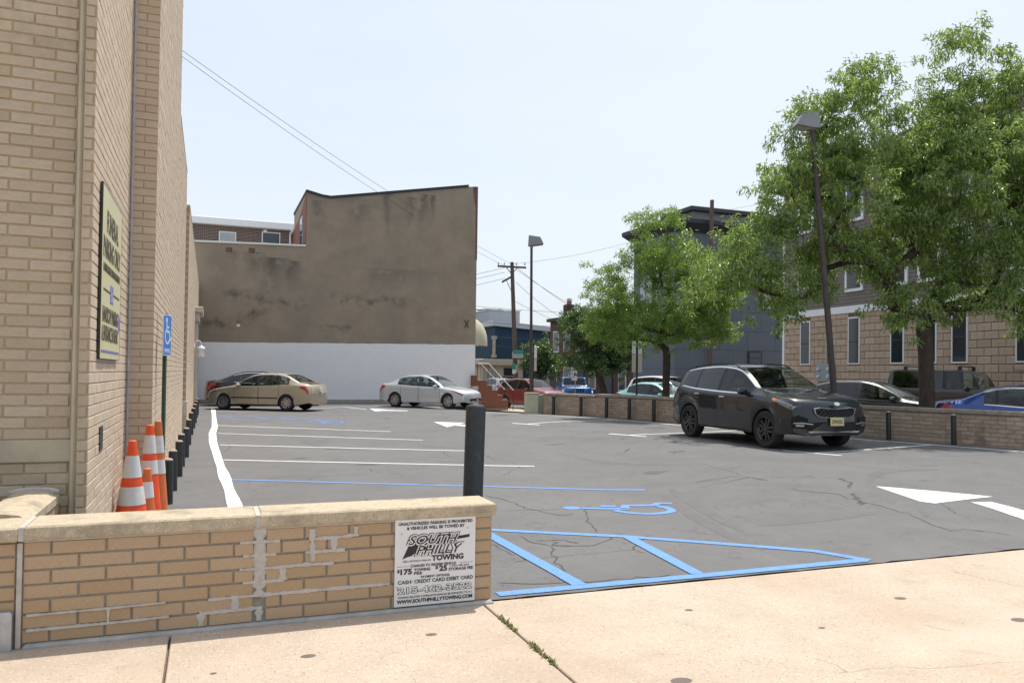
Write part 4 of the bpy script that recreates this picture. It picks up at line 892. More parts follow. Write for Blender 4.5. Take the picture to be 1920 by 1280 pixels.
# --- cars on the street
SG='cars on the street beyond the low wall'
car('parked_car','dark red SUV with silver wheels on the street past the lot','car','suv',4.60,1.85,1.72,(17.0,40.9),R(-72),paint('dark red',(.22,.012,.018),.4,.3),2.65,.92,.35,group=SG,rails=True,simple=True,clad=M_plastic)
car('parked_car','silver crossover half hidden behind the dark red SUV','car','suv',4.50,1.82,1.66,(20.9,57.5),R(96),paint('light silver',(.42,.43,.45),.6,.3),2.62,.9,.34,group=SG,simple=True,clad=M_plastic)
def jeep_x(col):
    def f(root,L,W,Hh,top,belt,ring,npn,fp):
        for c in (.80,.80+2.9*L/4.75):
            for s in (1,-1):
                pts=[(L/2-c+.56*math.cos(a),s*(W/2+.02),.40+.50*math.sin(a)) for a in np.linspace(.35,2.79,9)]; mb=MB()
                for p,q in zip(pts[:-1],pts[1:]): mb.add([(p[0],p[1]-s*.14,p[2]),(q[0],q[1]-s*.14,q[2]),(q[0],q[1]+s*.08,q[2]),(p[0],p[1]+s*.08,p[2]),(p[0],p[1]-s*.14,p[2]+.07),(q[0],q[1]-s*.14,q[2]+.07),(q[0],q[1]+s*.08,q[2]+.06),(p[0],p[1]+s*.08,p[2]+.06)],[(0,1,2,3),(4,5,6,7),(3,2,6,7),(0,1,5,4)])
                mb.build('fender_flare',col,root,smooth=True)
    return f
pj=paint('bright blue',(.012,.10,.36),.4,.3); car('parked_car','bright blue off-road jeep parked across the street','car','jeep',4.2,1.87,1.84,(23.6,49.3),R(-105),pj,2.42,.75,.38,group=SG,wheelm=M_darkalloy,simple=True,extra=jeep_x(pj),glass=(G_clear,G_tint))
car('parked_car','white SUV with dark windows across the street behind the locust','car','suv',4.85,1.95,1.80,(21.9,34.4),R(-75),paint('white',(.72,.73,.74),.0,.3),2.85,.95,.37,group=SG,simple=True,z=-.18)
car('parked_car','pale turquoise compact car behind the low street wall','car','hatch',4.05,1.70,1.50,(17.45,28.0),R(-70),paint('pale turquoise',(.33,.62,.62),.2,.3),2.55,.80,.31,group=SG,simple=True,z=-.15)
def stripes(root,L,W,Hh,top,belt,ring,npn,fp):
    mb=MB()   # hood vents
    for s in (1,-1): mb.add([(L/2-x,s*y,top(x)-.012+.006) for x,y in ((.55,.42),(1.1,.52),(1.1,.44),(.55,.37))],[(0,1,2,3) if s<0 else (3,2,1,0)])
    mb.build('hood_vent',M_plastic,root)
    MB().add([(L/2-x,y,top(x)-.05) for x,y in ((1.52,-.5),(1.52,.5),(2.02,.46),(2.02,-.46))],[(0,1,2,3)]).build('sun_shade',mat('silver sunshade',(.55,.60,.64),.35,metal=.4),root)
car('parked_car','dark grey coupe with silver sunshade between black SUV and tree trunk','car','sedan',4.80,1.90,1.40,(17.05,16.6),R(-62),paint('dark grey brown',(.032,.032,.036),.5,.3),2.75,.95,.34,group=SG,simple=True,extra=stripes,z=.17)
gj=paint('charcoal',(.028,.029,.034),.3,.35)
def rack(root,L,W,Hh,top,belt,ring,npn,fp):
    jeep_x(gj)(root,L,W,Hh,top,belt,ring,npn,fp)
    for x in (.50*L,.86*L):
        mb=MB(); mb.tube([(L/2-x,-.75,Hh+.09),(L/2-x,.75,Hh+.09)],.02,6)
        for s in (1,-1): mb.bbox(L/2-x-.05,L/2-x+.05,s*.70-.05,s*.70+.05,Hh-.06,Hh+.09,.015)
        mb.build('roof_rack_bar',M_plastic,root)
car('parked_car','charcoal four-door jeep with roof rack bars in front of the stone facade','car','jeep',4.75,1.88,1.84,(23.9,19.2),R(-68),gj,2.95,.80,.40,group=SG,wheelm=M_darkalloy,simple=True,extra=rack,glass=(G_clear,G_tint),z=.12)
car('parked_car','metallic blue sedan with chrome window line at the right edge','car','sedan',4.60,1.82,1.43,(17.85,12.35),R(-52),paint('metallic blue',(.010,.045,.22),.45,.25),2.70,.92,.33,group=SG,win_trim=M_chrome,glass=(G_clear,G_clear),z=.08)
# ------------------------------------------------------------------ trees
CL=Vector((math.cos(YAW),-math.sin(YAW),0)); CD=Vector((math.sin(YAW),math.cos(YAW),0))
def tree(name,label,base,trunk,blobs,dens,lpc,leaf,lw_,lm,seed,rc=.5,droop=.6,rt=.007,minr=0,group=None):
    rg=random.Random(seed); nr=np.random.RandomState(seed); t=tag(empty(name,base),label,'tree',group)
    nodes=[]; par=[]
    for k,(p,_) in enumerate(trunk): nodes.append(Vector(p)); par.append(k-1)
    ntr=len(trunk); cl=[]
    for (l,z,d,rl,rz,rd) in blobs:
        vol=rl*rz*rd; n=max(3,int(dens*vol**.8))
        for _ in range(n):
            while True:
                q=Vector((rg.uniform(-1,1),rg.uniform(-1,1),rg.uniform(-1,1)))
                if .25<q.length<1: break
            c=CL*(l+q.x*rl)+CD*(d+q.y*rd)+Vector((0,0,z+q.z*rz))
            if all((c-o).length>.28 for o in cl): cl.append(c)
    top=nodes[-1]; cl.sort(key=lambda c:(c-top).length)
    tips=[]
    for c in cl:
        best=None;bd=1e9
        for i,nd in enumerate(nodes):
            if i<ntr-2: continue
            d=(c-nd).length+ (1.2*max(0,nd.z-c.z)) + .25*(nd-top).length*0
            if d<bd: bd=d;best=i
        a=nodes[best]; n=max(2,int((c-a).length/.35)); cur=best; mid=(a+c)/2+Vector((rg.gauss(0,.12),rg.gauss(0,.12),-.10*(c-a).length if c.z>a.z else .12))
        for k in range(1,n+1):
            u=k/n; p=a*(1-u)**2+mid*2*u*(1-u)+c*u*u+Vector((rg.gauss(0,.025),rg.gauss(0,.025),rg.gauss(0,.02)))
            nodes.append(p); par.append(cur); cur=len(nodes)-1
        tips.append(cur)
    rad=[0.0]*len(nodes); ch=[[] for _ in nodes]
    for i,p in enumerate(par):
        if p>=0: ch[p].append(i)
    for i in range(len(nodes)-1,-1,-1): rad[i]=rt if not ch[i] else sum(rad[c]**2.35 for c in ch[i])**(1/2.35)
    sc_=trunk[-1][1]/max(rad[ntr-1],1e-6)
    rad=[max(rt*.7,r*(sc_ if r>rt*2 else 1)) if True else r for r in rad]
    for k,(p,r) in enumerate(trunk): rad[k]=r
    mb=MB()
    for i,p in enumerate(par):
        if p<0: continue
        a,b=nodes[p],nodes[i]; n=12 if i<ntr else (7 if rad[i]>.03 else 4)
        ra=min(rad[p],rad[i]*1.35) if i>=ntr else rad[p]
        mb.tube([a,a.lerp(b,.5)+Vector((0,0,0)),b],[ra,(ra+rad[i])/2,rad[i]],n)
    mb.build('trunk',M_bark,t,smooth=True)
    # leaves
    C=np.array([tuple(c) for c in cl]); n=len(C)*lpc
    # leaf anchor: along the last stretch of twig and around the clump
    idx=np.repeat(np.arange(len(C)),lpc); off=nr.normal(0,1,(n,3)); off/=np.linalg.norm(off,axis=1)[:,None]; off*= (nr.rand(n,1)**.5)*rc*np.array([1,1,.75])
    # sub clusters inside each clump so that leaves gather on twigs
    sub=nr.normal(0,.5,(len(C),9,3))*rc; pick=nr.randint(0,9,n); ctr=C[idx]+sub[idx,pick]*.9; P_=ctr+off*.42
    dirs=nr.normal(0,1,(n,3)); dirs[:,2]-=droop*1.6; dirs+= (P_-C[idx])*1.1; dirs/=np.linalg.norm(dirs,axis=1)[:,None]
    side=np.cross(dirs,nr.normal(0,1,(n,3))); side/=np.linalg.norm(side,axis=1)[:,None]; nrm=np.cross(side,dirs)
    ln=leaf*(.7+.6*nr.rand(n,1)); wd=lw_*(.7+.6*nr.rand(n,1))
    v0=P_; v1=P_+dirs*ln*.45+side*wd+nrm*ln*.06; v2=P_+dirs*ln+nrm*ln*-.10; v2[:,2]-=ln[:,0]*.1; v3=P_+dirs*ln*.45-side*wd+nrm*ln*.06
    V=np.stack([v0,v1,v2,v3],1).reshape(-1,3); me=bpy.data.meshes.new('crown'); me.vertices.add(len(V)); me.vertices.foreach_set('co',V.ravel())
    Fi=np.arange(len(V)).reshape(-1,4); tri=np.stack([Fi[:,[0,1,2]],Fi[:,[0,2,3]]],1).reshape(-1,3)
    me.loops.add(tri.size); me.loops.foreach_set('vertex_index',tri.ravel().astype(np.int32)); me.polygons.add(len(tri)); me.polygons.foreach_set('loop_start',(np.arange(len(tri))*3).astype(np.int32)); me.polygons.foreach_set('loop_total',np.full(len(tri),3,np.int32)); me.update(calc_edges=True)
    obj('crown',me,lm,t); return t
t1b=(15.75,13.7,.05)
tree('shade_tree','large spreading tree with long drooping leaves behind the street wall','%s'and t1b,[((0,0,-.1),.25),((.0,0,.5),.19),((.01,0,1.3),.17),((-.01,.02,2.2),.168),((-.05,.05,2.75),.17)],
 [(-4.75,4.2,-.2,1.0,.95,1.2),(-3.9,5.0,.1,.8,.6,.9),(-3.0,6.2,.2,.9,1.2,1.3),(-2.5,7.65,0,.95,.65,1.1),(-1.6,4.4,.4,1.4,.8,1.5),(-1.1,6.0,0,1.6,1.6,1.8),(-1.0,8.4,.2,.65,.8,.9),(-1.9,8.2,.0,.45,.6,.6),(.7,8.9,.1,.6,1.2,.8),(.8,6.2,0,1.7,1.9,1.9),(-.1,7.8,0,.9,.9,1.1),(1.3,8.0,.3,.8,.8,1.0),(1.4,3.7,0,1.4,.8,1.5),(2.9,6.4,0,1.5,2.3,1.6),(2.0,9.0,.2,.6,1.1,.8),(-.7,3.15,-.3,.9,.35,.9),(-3.2,3.45,-.2,.9,.55,.9),(.2,4.9,.5,1.1,.6,.9),(3.2,3.7,0,1.3,.8,1.4)],
 17,330,.125,.017,M_leaf,21,rc=.46,droop=.75)
tree('locust_tree','bright yellow-green locust tree behind the far end of the street wall','%s'and (13.25,21.0,.0),[((0,0,-.1),.15),((0,0,.6),.125),((0,.02,1.3),.115),((.02,.02,2.0),.115),((0,.0,2.4),.115)],
 [(-.45,6.35,0,.75,.45,.8),(-.6,5.2,0,.9,.7,1.0),(.35,4.9,0,1.1,.8,1.1),(-1.5,3.9,0,.9,.6,1.0),(1.4,4.1,0,.85,.75,1.0),(0,3.4,0,1.7,.6,1.5),(-1.95,4.5,0,.6,.5,.7),(-2.0,3.3,0,.6,.5,.8),(-.9,3.0,0,1.2,.4,1.1),(1.0,3.1,0,1.1,.45,1.1)],
 40,480,.066,.015,M_leaf2,5,rc=.40,droop=.25)
tree('street_tree','dark green bushy tree with leaning trunk across the street','%s'and (17.9,33.9,-.25),[((.25,0,-.1),.22),((.1,0,.6),.19),((-.1,.0,1.3),.17),((-.35,0,1.9),.17)],
 [(-1.1,4.1,0,1.1,.9,1.2),(.6,4.2,0,1.2,.8,1.2),(-.1,3.4,0,1.5,.9,1.4),(.9,3.3,0,1.0,.8,1.1),(-1.0,2.6,0,1.1,.5,1.1),(.2,2.4,0,1.2,.4,1.2)],
 30,340,.085,.03,M_leaf3,8,rc=.45,droop=.3)
tree('street_tree','small dark tree in front of the navy house','%s'and (20.6,48.2,-.32),[((0,0,-.1),.14),((0,0,.8),.12),((0,0,1.7),.11)],
 [(0,3.6,0,1.0,.8,1.0),(-.5,2.6,0,.9,.6,.9),(.5,2.6,0,.9,.6,.9)],22,240,.12,.045,M_leaf3,9,rc=.5,droop=.3)
# ------------------------------------------------------------------ light poles
def lightpole(label,x,y,h,lean,base_z,r,rot):
    t=tag(empty('light_pole',(x,y,base_z)),label,'light pole'); t.rotation_euler=(0,0,0)
    top_=Vector((lean[0],lean[1],h)); MB().tube([(0,0,-.1),tuple(top_*.5),tuple(top_)],[r,r*.92,r*.8],12).build('pole',M_rust,t,smooth=True)
    M=Matrix.Translation(top_+Vector((0,0,.02)))@Matrix.Rotation(rot,4,'Z')
    hd=MB(); v=[(-.06,-.16,0),(.12,-.16,.0),(.12,.16,.0),(-.06,.16,0),(-.42,-.19,.06),(-.42,.19,.06),(-.30,-.17,.30),(-.30,.17,.30),(.10,-.13,.36),(.10,.13,.36)]
    hd.add([M@Vector(p) for p in v],[(0,1,2,3),(0,3,5,4),(4,5,7,6),(6,7,9,8),(8,9,2,1),(0,4,6,8,1),(3,2,9,7,5)]); hd.build('lamp_head',mat('grey lamp housing',(.24,.26,.28),.6,var=.1,scale=6),t)
    v=[(-.08,-.13,.008),(-.08,.13,.008),(-.39,.16,.058),(-.39,-.16,.058)]; MB().add([M@(Vector(p)+Vector((-.002,0,-.012))) for p in v],[(0,1,2,3)]).build('lamp_lens',mat('lamp lens',(.40,.37,.32),.2),t)
    MB().tube([tuple(top_*.985),tuple(top_+Vector((0,0,.12)))],.055,10).build('collar',mat('grey lamp housing',(.24,.26,.28)),t)
    return t
pl=CL*(-.62); lightpole('leaning brown light pole with box lamp behind the black SUV',13.15,13.75,6.95,(pl.x,pl.y),.22,.074,R(-20)+math.pi*0)
lightpole('tall thin light pole with box lamp at the far end of the street wall',10.68,25.75,5.95,(-.05,.02),.2,.055,R(160))
# ------------------------------------------------------------------ tan stucco building across the lot
tb=tag(empty('stucco_building',(6.5,38.6,.05)),'brown stucco party wall building with white painted lower band','building')
YT=38.6
wall=[(-3,.0),(12.85,.0),(12.85,11.28),(12.4,11.27),(5.35,10.02),(4.95,10.05),(4.22,10.22),(4.22,7.60),(-3,7.40)]
mb=MB(); mb.prism(wall,YT,YT+6.0); stw=mb.build('wall',M_tan,tb,world=True)
# stains with their own shapes on the stucco (dirt streaks under the roof edge, leak line)
nt=M_tan.node_tree; tc=nn(nt,'ShaderNodeTexCoord'); sep=nn(nt,'ShaderNodeSeparateXYZ'); nt.links.new(tc.outputs['Object'],sep.inputs[0]); X,Z=sep.outputs[0],sep.outputs[2]
ns=nn(nt,'ShaderNodeTexNoise'); ns.inputs['Scale'].default_value=1.6; ns.inputs['Detail'].default_value=6; nt.links.new(tc.outputs['Object'],ns.inputs['Vector'])
XN=mathn(nt,'MULTIPLY_ADD',mathn(nt,'SUBTRACT',ns.outputs['Fac'],.5),.9,X); ZN=mathn(nt,'MULTIPLY_ADD',mathn(nt,'SUBTRACT',ns.outputs['Fac'],.5),1.6,Z)
bxo=6.5; bzo=.05
def streak(cx,w_,z1,z0,amt):
    a=mathn(nt,'DIVIDE',mathn(nt,'ABSOLUTE',mathn(nt,'SUBTRACT',XN,cx-0)),w_); a=mathn(nt,'SUBTRACT',1,a,clamp=True)
    up=nn(nt,'ShaderNodeMapRange'); up.inputs['From Min'].default_value=z0; up.inputs['From Max'].default_value=z1; nt.links.new(ZN,up.inputs[0])
    dn=mathn(nt,'LESS_THAN',Z,z1+.25); return mathn(nt,'MULTIPLY',mathn(nt,'MULTIPLY',mathn(nt,'MULTIPLY',a,up.outputs[0]),dn),amt)
allm=None
for s_ in ((8.15,.32,10.3,8.1,1.0),(9.3,.30,10.2,8.6,.8),(10.0,.30,10.4,9.0,.9),(10.45,.28,10.4,9.1,.9),(4.75,.45,9.6,8.0,.9),(1.9,.6,6.9,5.6,.7),(2.7,.9,6.7,5.2,1.0),(3.6,.6,6.6,5.3,1.0),(.9,.5,6.9,5.9,.5),(6.8,.9,9.6,8.6,.5),(8.6,2.6,6.5,5.9,.45),(6.0,3.2,9.9,9.5,.35)):
    q=streak(*s_); allm=q if allm is None else mathn(nt,'MAXIMUM',allm,q)
mixin(M_tan,mathn(nt,'MULTIPLY',allm,.8),(.07,.07,.068)); blotch(M_tan,.5,.5,.7,(.22,.19,.15),.7); blotch(M_tan,2.2,.60,.66,(.31,.265,.205),.5,detail=2)
# leak line: a broken diagonal dark line
def seg_mask(x0,z0,x1,z1,w_):
    dx,dz=x1-x0,z1-z0; L2=dx*dx+dz*dz
    t=mathn(nt,'DIVIDE',mathn(nt,'ADD',mathn(nt,'MULTIPLY',mathn(nt,'SUBTRACT',X,x0),dx),mathn(nt,'MULTIPLY',mathn(nt,'SUBTRACT',ZN,z0),dz)),L2,clamp=True)
    ex=mathn(nt,'SUBTRACT',mathn(nt,'SUBTRACT',X,x0),mathn(nt,'MULTIPLY',t,dx)); ez=mathn(nt,'SUBTRACT',mathn(nt,'SUBTRACT',ZN,z0),mathn(nt,'MULTIPLY',t,dz))
    d=mathn(nt,'SQRT',mathn(nt,'ADD',mathn(nt,'MULTIPLY',ex,ex),mathn(nt,'MULTIPLY',ez,ez))); return mathn(nt,'SUBTRACT',1,mathn(nt,'DIVIDE',d,w_),clamp=True)
lk=None
ZN=mathn(nt,'MULTIPLY_ADD',mathn(nt,'SUBTRACT',ns.outputs['Fac'],.5),.75,Z)
for s_ in ((-.3,3.75,1.0,3.7,.16),(1.0,3.7,1.9,4.35,.24),(1.9,4.35,2.7,4.85,.26),(2.7,4.85,4.1,4.75,.2),(.8,5.2,2.3,5.1,.2),(5.6,5.1,9.0,5.15,.2),(5.0,3.72,6.3,3.72,.1)):
    q=seg_mask(*s_[:4],s_[4]*1.9); lk=q if lk is None else mathn(nt,'MAXIMUM',lk,q)
nb_=nn(nt,'ShaderNodeTexNoise'); nb_.inputs['Scale'].default_value=2.3; nb_.inputs['Detail'].default_value=5; nt.links.new(tc.outputs['Object'],nb_.inputs['Vector'])
br_=nn(nt,'ShaderNodeMapRange'); br_.inputs['From Min'].default_value=.38; br_.inputs['From Max'].default_value=.68; nt.links.new(nb_.outputs['Fac'],br_.inputs[0])
mixin(M_tan,mathn(nt,'MULTIPLY',mathn(nt,'MULTIPLY',lk,br_.outputs[0]),.75),(.06,.058,.052))
rz_=random.Random(3); bz=[(-2.9,.2),(12.84,.2)]+[(12.84-15.74*k/60,3.10-.28*k/60+rz_.uniform(-.012,.012)) for k in range(61)]
MB().prism(bz,YT-.006,YT+.01).build('painted_band',M_wpaint,tb,world=True)
MB().bbox(-3,12.9,YT-.14,YT+.02,-.1,.26,.02).build('base_curb',M_conc,tb,world=True)
blk=mat('black roof flashing',(.03,.032,.034),.7)
def flash(pts,th,ov=.06):
    mb=MB()
    for (a,b),(c,d) in zip(pts[:-1],pts[1:]): mb.add([(a,YT-ov,b-.02),(c,YT-ov,d-.02),(c,YT-ov,d+th),(a,YT-ov,b+th),(a,YT+6.05,b-.02),(c,YT+6.05,d-.02),(c,YT+6.05,d+th),(a,YT+6.05,b+th)],[(0,1,2,3),(7,6,5,4),(3,2,6,7),(0,4,5,1),(0,3,7,4),(1,5,6,2)])
    return mb
MB().prism([(YT+.003,7.62),(YT+5.9,7.62),(YT+5.9,9.3),(YT+3.2,9.5),(YT+.003,10.2)],4.195,4.23,Matrix(((0,1,0,0),(1,0,0,0),(0,0,1,0),(0,0,0,1)))).build('side_brick_face',mat('old red brick',(.19,.075,.055),.9,var=.25,scale=8),tb,world=True)
f_=MB().bbox(4.15,4.2,YT+1.2,YT+2.3,7.75,9.3,.01).build('window',M_steel,tb,world=True); MB().bbox(4.14,4.16,YT+1.3,YT+2.2,7.85,9.2,.004).build('pane',M_glassd,f_,world=True)
flash([(4.18,10.22),(4.95,10.05),(5.35,10.02),(12.35,11.26)],.10).build('roof_flashing',blk,tb,world=True)
flash([(-3,7.40),(4.21,7.60)],.06,.05).build('roof_flashing',M_trimw,tb,world=True)
MB().prism([(12.62,10.95),(12.76,10.2),(12.78,7.5),(12.87,7.5),(12.87,11.31),(12.6,11.29)],YT-.01,YT+.3).build('brick_corner',mat('exposed red brick',(.17,.085,.065),.9,var=.3,scale=8),tb,world=True)
for x,z in ((.75,7.17),(1.75,7.2)): MB().bbox(x-.14,x+.14,YT-.012,YT+.01,z-.10,z+.13,.01).build('exposed_brick',mat('exposed red brick',(.24,.09,.06)),tb,world=True)
MB().bbox(1.14,1.3,YT-.05,YT,3.62,3.74,.01).build('vent_cap',M_trimw,tb,world=True)
mb=MB(); 
for s in (1,-1): mb.tube([(12.35+s*.11,YT-.015,3.95),(12.35+s*.03,YT-.015,4.1),(12.35+s*.03,YT-.015,4.2),(12.35+s*.11,YT-.015,4.35)],.022,6)
mb.build('wall_anchor',M_black,tb,world=True)
# front of the tan house on the street: steps, awning, railing
st_=tag(empty('stoop',(13.3,38.9,-.1)),'red brick front steps at the corner of the stucco building','steps'); Mred=mat('stoop brick',(.22,.075,.05),.9,var=.3,scale=10,bump=.4,bscale=30); MEr=ub_mesh('stoop_brick',Mred)
mbs=MB()
for k in range(5):
    z1=1.25-.25*k; mbs.box((12.88 if k==0 else 13.5+.30*(k-1)),13.5+.30*k,38.56,40.0,-.4,z1-.004); brick_face(st_,(12.88+(.62+.3*(k-1) if k else 0),38.56,z1-.25),(1,0,0),(0,-1,0),(.62 if k==0 else .30),-1.2+.25*k,.25,.083,.21,MEr,.010,rg=random.Random(k))
mbs.build('step_core',M_mortar,st_,world=True)
mb=MB(); mb.box(12.62,12.87,38.25,38.59,-.1,1.5); mb.build('pier',Mred,st_,world=True); MB().bbox(12.60,12.9,38.2,38.58,-.1,.95,.01).build('pier_base',mat('limestone plinth',(.5,.45,.37)),st_,world=True)
ra=tag(empty('stair_railing',(14.0,38.5,-.2)),'thin pale metal stair railing on the red brick steps','railing')
for y,nm in ((38.62,0),(39.9,1)):
    mb=MB(); mb.tube([(12.95,y,2.15),(13.6,y,2.13),(15.0,y,.75)],.022,6); mb.build('handrail',M_trimw,ra,world=True)
    mb=MB()
    for x,z0,z1 in ((12.98,1.2,2.15),(15.0,-.35,.75)): mb.tube([(x,y,z0),(x,y,z1)],.02,6)
    mb.build('newel_post',M_black,ra,world=True)
    for k in range(7): x=13.6+k*.2; MB().tube([(x,y,1.0-.19*k-.3),(x,y,2.13-.197*k)],.009,5).build('baluster',M_black,ra,world=True)
aw=tag(empty('awning',(13.2,39.7,3.2)),'cream domed canvas awning on the stucco building front','awning'); Maw=mat('cream canvas',(.50,.48,.36),.9,var=.08,scale=3)
mb=MB(); n=10; v=[];f=[]
for i in range(n+1):
    a=i/n*math.pi/2
    for k in range(9):
        b=k/8*math.pi; v.append((12.86+ .95*math.cos(a)*math.sin(b),39.7-1.05*math.cos(b)*math.cos(a)**.6,3.30+1.25*math.sin(a)))
for i in range(n):
    for k in range(8): q=i*9+k; f.append((q,q+1,q+10,q+9))
mb.add(v,f); mb.build('canopy',Maw,aw,smooth=True,world=True)
mb=MB(); v=[];f=[]
for k in range(25):
    b=k/24*math.pi; x,y=12.86+.955*math.sin(b),39.7-1.055*math.cos(b); v+=[(x,y,3.31),(x,y,3.08-.05*(k%2))]
for k in range(24): f.append((2*k,2*k+1,2*k+3,2*k+2))
mb.add(v,f); mb.build('valance',Maw,aw,world=True)
# brick house behind
rh=tag(empty('brick_house',(2,47,0)),'dark brick house behind the stucco wall with white roof edge','house')
YR=47.0; rb=mat('mixed dark brick',(.10,.055,.045),.9); ntb=rb.node_tree; tcb=nn(ntb,'ShaderNodeTexCoord'); br=nn(ntb,'ShaderNodeTexBrick'); mpb=nn(ntb,'ShaderNodeMapping'); mpb.inputs['Rotation'].default_value=(R(90),0,0)
ntb.links.new(tcb.outputs['Object'],mpb.inputs[0]); ntb.links.new(mpb.outputs[0],br.inputs['Vector']); br.inputs['Scale'].default_value=1; br.inputs['Brick Width'].default_value=.22; br.inputs['Row Height'].default_value=.082; br.inputs['Mortar Size'].default_value=.012
br.inputs['Color1'].default_value=(.105,.045,.035,1); br.inputs['Color2'].default_value=(.05,.035,.034,1); br.inputs['Mortar'].default_value=(.33,.29,.25,1); ntb.links.new(br.outputs[0],ntb.nodes['Principled BSDF'].inputs['Base Color'])
MB().box(-6,5.2,YR,YR+8,0,9.75).build('wall',rb,rh,world=True)
MB().bbox(-6,5.22,YR-.35,YR+8.2,9.72,10.12,.03).build('roof_edge',M_trimw,rh,world=True)
for x0,x1,z1,m in ((.42,1.22,9.35,M_glassb),(2.72,3.62,9.5,M_glassd)):
    w_=MB().bbox(x0-.06,x1+.06,YR-.05,YR+.02,8.2,z1+.06,.01).build('window',M_trimw,rh,world=True); MB().bbox(x0,x1,YR-.06,YR-.03,8.25,z1,.004).build('pane',m,w_,world=True)
    if m is M_glassd: MB().box(x0,x1,YR-.066,YR-.055,8.88,8.93).build('sash_bar',M_trimw,w_,world=True)
for x,z in ((1.9,10.4),(4.6,10.6)): MB().lathe([(.07,0),(.07,z-9.9)],10,Matrix.Translation((x,YR+1,10.0))).build('vent_pipe',M_trimw,rh,smooth=True,world=True)
MB().bbox(2.75,2.95,YR-.08,YR,9.62-.1,9.72-.05,.01).build('wall_light',M_trimw,rh,world=True)
MB().bbox(4.2,4.3,44.65,47.0,9.45,9.6,.02).build('gutter',M_trimw,rh,world=True)
MB().tube([(4.22,46.9,7.0),(4.22,46.9,9.6)],.05,8).build('downspout',M_trimw,rh,world=True)
# ------------------------------------------------------------------ stone and siding building on the right
rb_=empty('stone_faced_building',(27.25,32.3,-.3),R(-3.5)); tag(rb_,'three-storey building with tan stone base and grey siding above','building')
# local frame: facade plane x=0 facing -x, y runs from 0 (far corner) to -26 toward the camera
Mst=mat('tan cast stone',(.43,.325,.235),.9,var=.12,scale=3,bump=.4,bscale=30,island=.10); Msid=mat('taupe siding',(.175,.152,.135),.8,var=.06,scale=2); Mgr=mat('stone joint',(.16,.095,.07),.95)
LR=27; zband=4.86
wins=[(-p,-p-.60) for p in (1.44,4.75,7.27,8.92,10.35,13.05,15.4,17.6,20.2,22.5)]
mb=MB(); mb.box(.03,12,-LR,0,-.5,zband); mb.build('stone_core',Mgr,rb_)
MB().box(.03,12,-LR,0,zband,11.7).build('upper_core',Msid,rb_)
MEst=ub_mesh('stone_block',Mst)
# blocks along -y: u axis = -y direction
Mloc=chain(rb_); o_w=Mloc@Vector((.03,0,0)); u_w=(Mloc.to_3x3()@Vector((0,-1,0))); n_w=(Mloc.to_3x3()@Vector((-1,0,0)))
holes=[(-a-.07,-b+.07,2.53,4.66) for a,b in wins]
brick_face(rb_,(o_w.x,o_w.y,-.3),(u_w.x,u_w.y,0),(n_w.x,n_w.y,0),LR,.05,zband,.305,.60,MEst,.03,limit=300,stuff_mat=Mst,holes=holes,name='stone_block',joint=.022,rg=random.Random(50),sortkey=lambda p:abs((p-Vector((26.6,22,1.8))).y)*1.0+abs(p.z-1.8)*.6)
MB().bbox(-.03,.06,-LR,.0,zband,zband+.32,.01).build('white_band',M_trimw,rb_)
MB().bbox(-.02,.08,-.13,.02,-.4,11.6,.01).build('corner_board',M_trimw,rb_)
mb=MB(); z=zband+.32
while z<11.6:
    mb.add([(.03,-LR,z),(.03,-.13,z),(.005,-.13,z),(.005,-LR,z),(.028,-LR,z+.155),(.028,-.13,z+.155)],[(0,1,2,3),(3,2,5,4)]); z+=.155
tag(mb.build('siding_boards',Msid,rb_),kind='stuff')
MB().bbox(-.5,12.3,-LR-.3,.45,11.7,12.05,.04).build('cornice',mat('grey brown cornice',(.20,.18,.165),.8,var=.05,scale=3),rb_); MB().bbox(-.25,12,-LR,.2,11.4,11.7,.03).build('frieze',M_trimw if False else mat('grey brown cornice',(.2,.18,.165)),rb_)
def bwin(parent,y0,y1,z0,z1,fr=.07,x=.02,m=None,bars=(),fm=None):
    f=MB().bbox(x-.045,x+.06,y1-fr,y0+fr,z0-fr,z1+fr,.01).build('window',fm or M_trimw,parent); MB().bbox(x-.055,x+.0,y1,y0,z0,z1,.005).build('pane',m or M_glassd,f)
    for zb2 in bars: MB().box(x-.062,x-.05,y1,y0,zb2-.02,zb2+.02).build('sash_bar',M_plastic if fm is None else fm,f)
    return f
for a,b in wins:
    bwin(rb_,a,b,2.60,4.60,.065,bars=(3.55,)); MB().bbox(-.035,.01,b-.10,a+.10,2.26,2.42,.01).build('sill',Mst,rb_)
for a,b in wins[::1]:
    for z0,z1 in ((5.95,7.75),(9.1,10.9)): bwin(rb_,a+.12,b-.12,z0,z1,.14,x=-.01,bars=((z0+z1)/2,))
mtr=MB(); mtr.bbox(-.16,.0,-3.78,-2.72,1.75,2.58,.02); mtr.build('meter_cabinet',mat('meter grey',(.28,.31,.32),.5,metal=.3),rb_)
for y in (-2.92,-3.58):
    for z in (1.98,2.33): MB().lathe([(.09,0),(.09,.06),(.07,.09)],14,Matrix.Translation((-.16,y,z))@Matrix.Rotation(R(-90),4,'Y')).build('electric_meter',mat('meter glass',(.5,.52,.53),.2),rb_,smooth=True)
MB().tube([(-.05,-3.3,2.5),(-.05,-3.3,4.7)],.045,8).build('conduit',M_steel,rb_,smooth=True)
# ------------------------------------------------------------------ charcoal three-storey house
gb=tag(empty('charcoal_house',(27.1,42.0,-.4)),'dark grey three-storey panelled house with flat overhanging roof','building')
Mgp=mat('slate grey panels',(.145,.165,.195),.7,var=.06,scale=.8,bump=.05,bscale=8); Mgt=mat('charcoal trim',(.035,.038,.045),.6)
MB().box(0.03,13,0.03,5.2,-.2,11.2).build('wall_core',Mgt,gb)
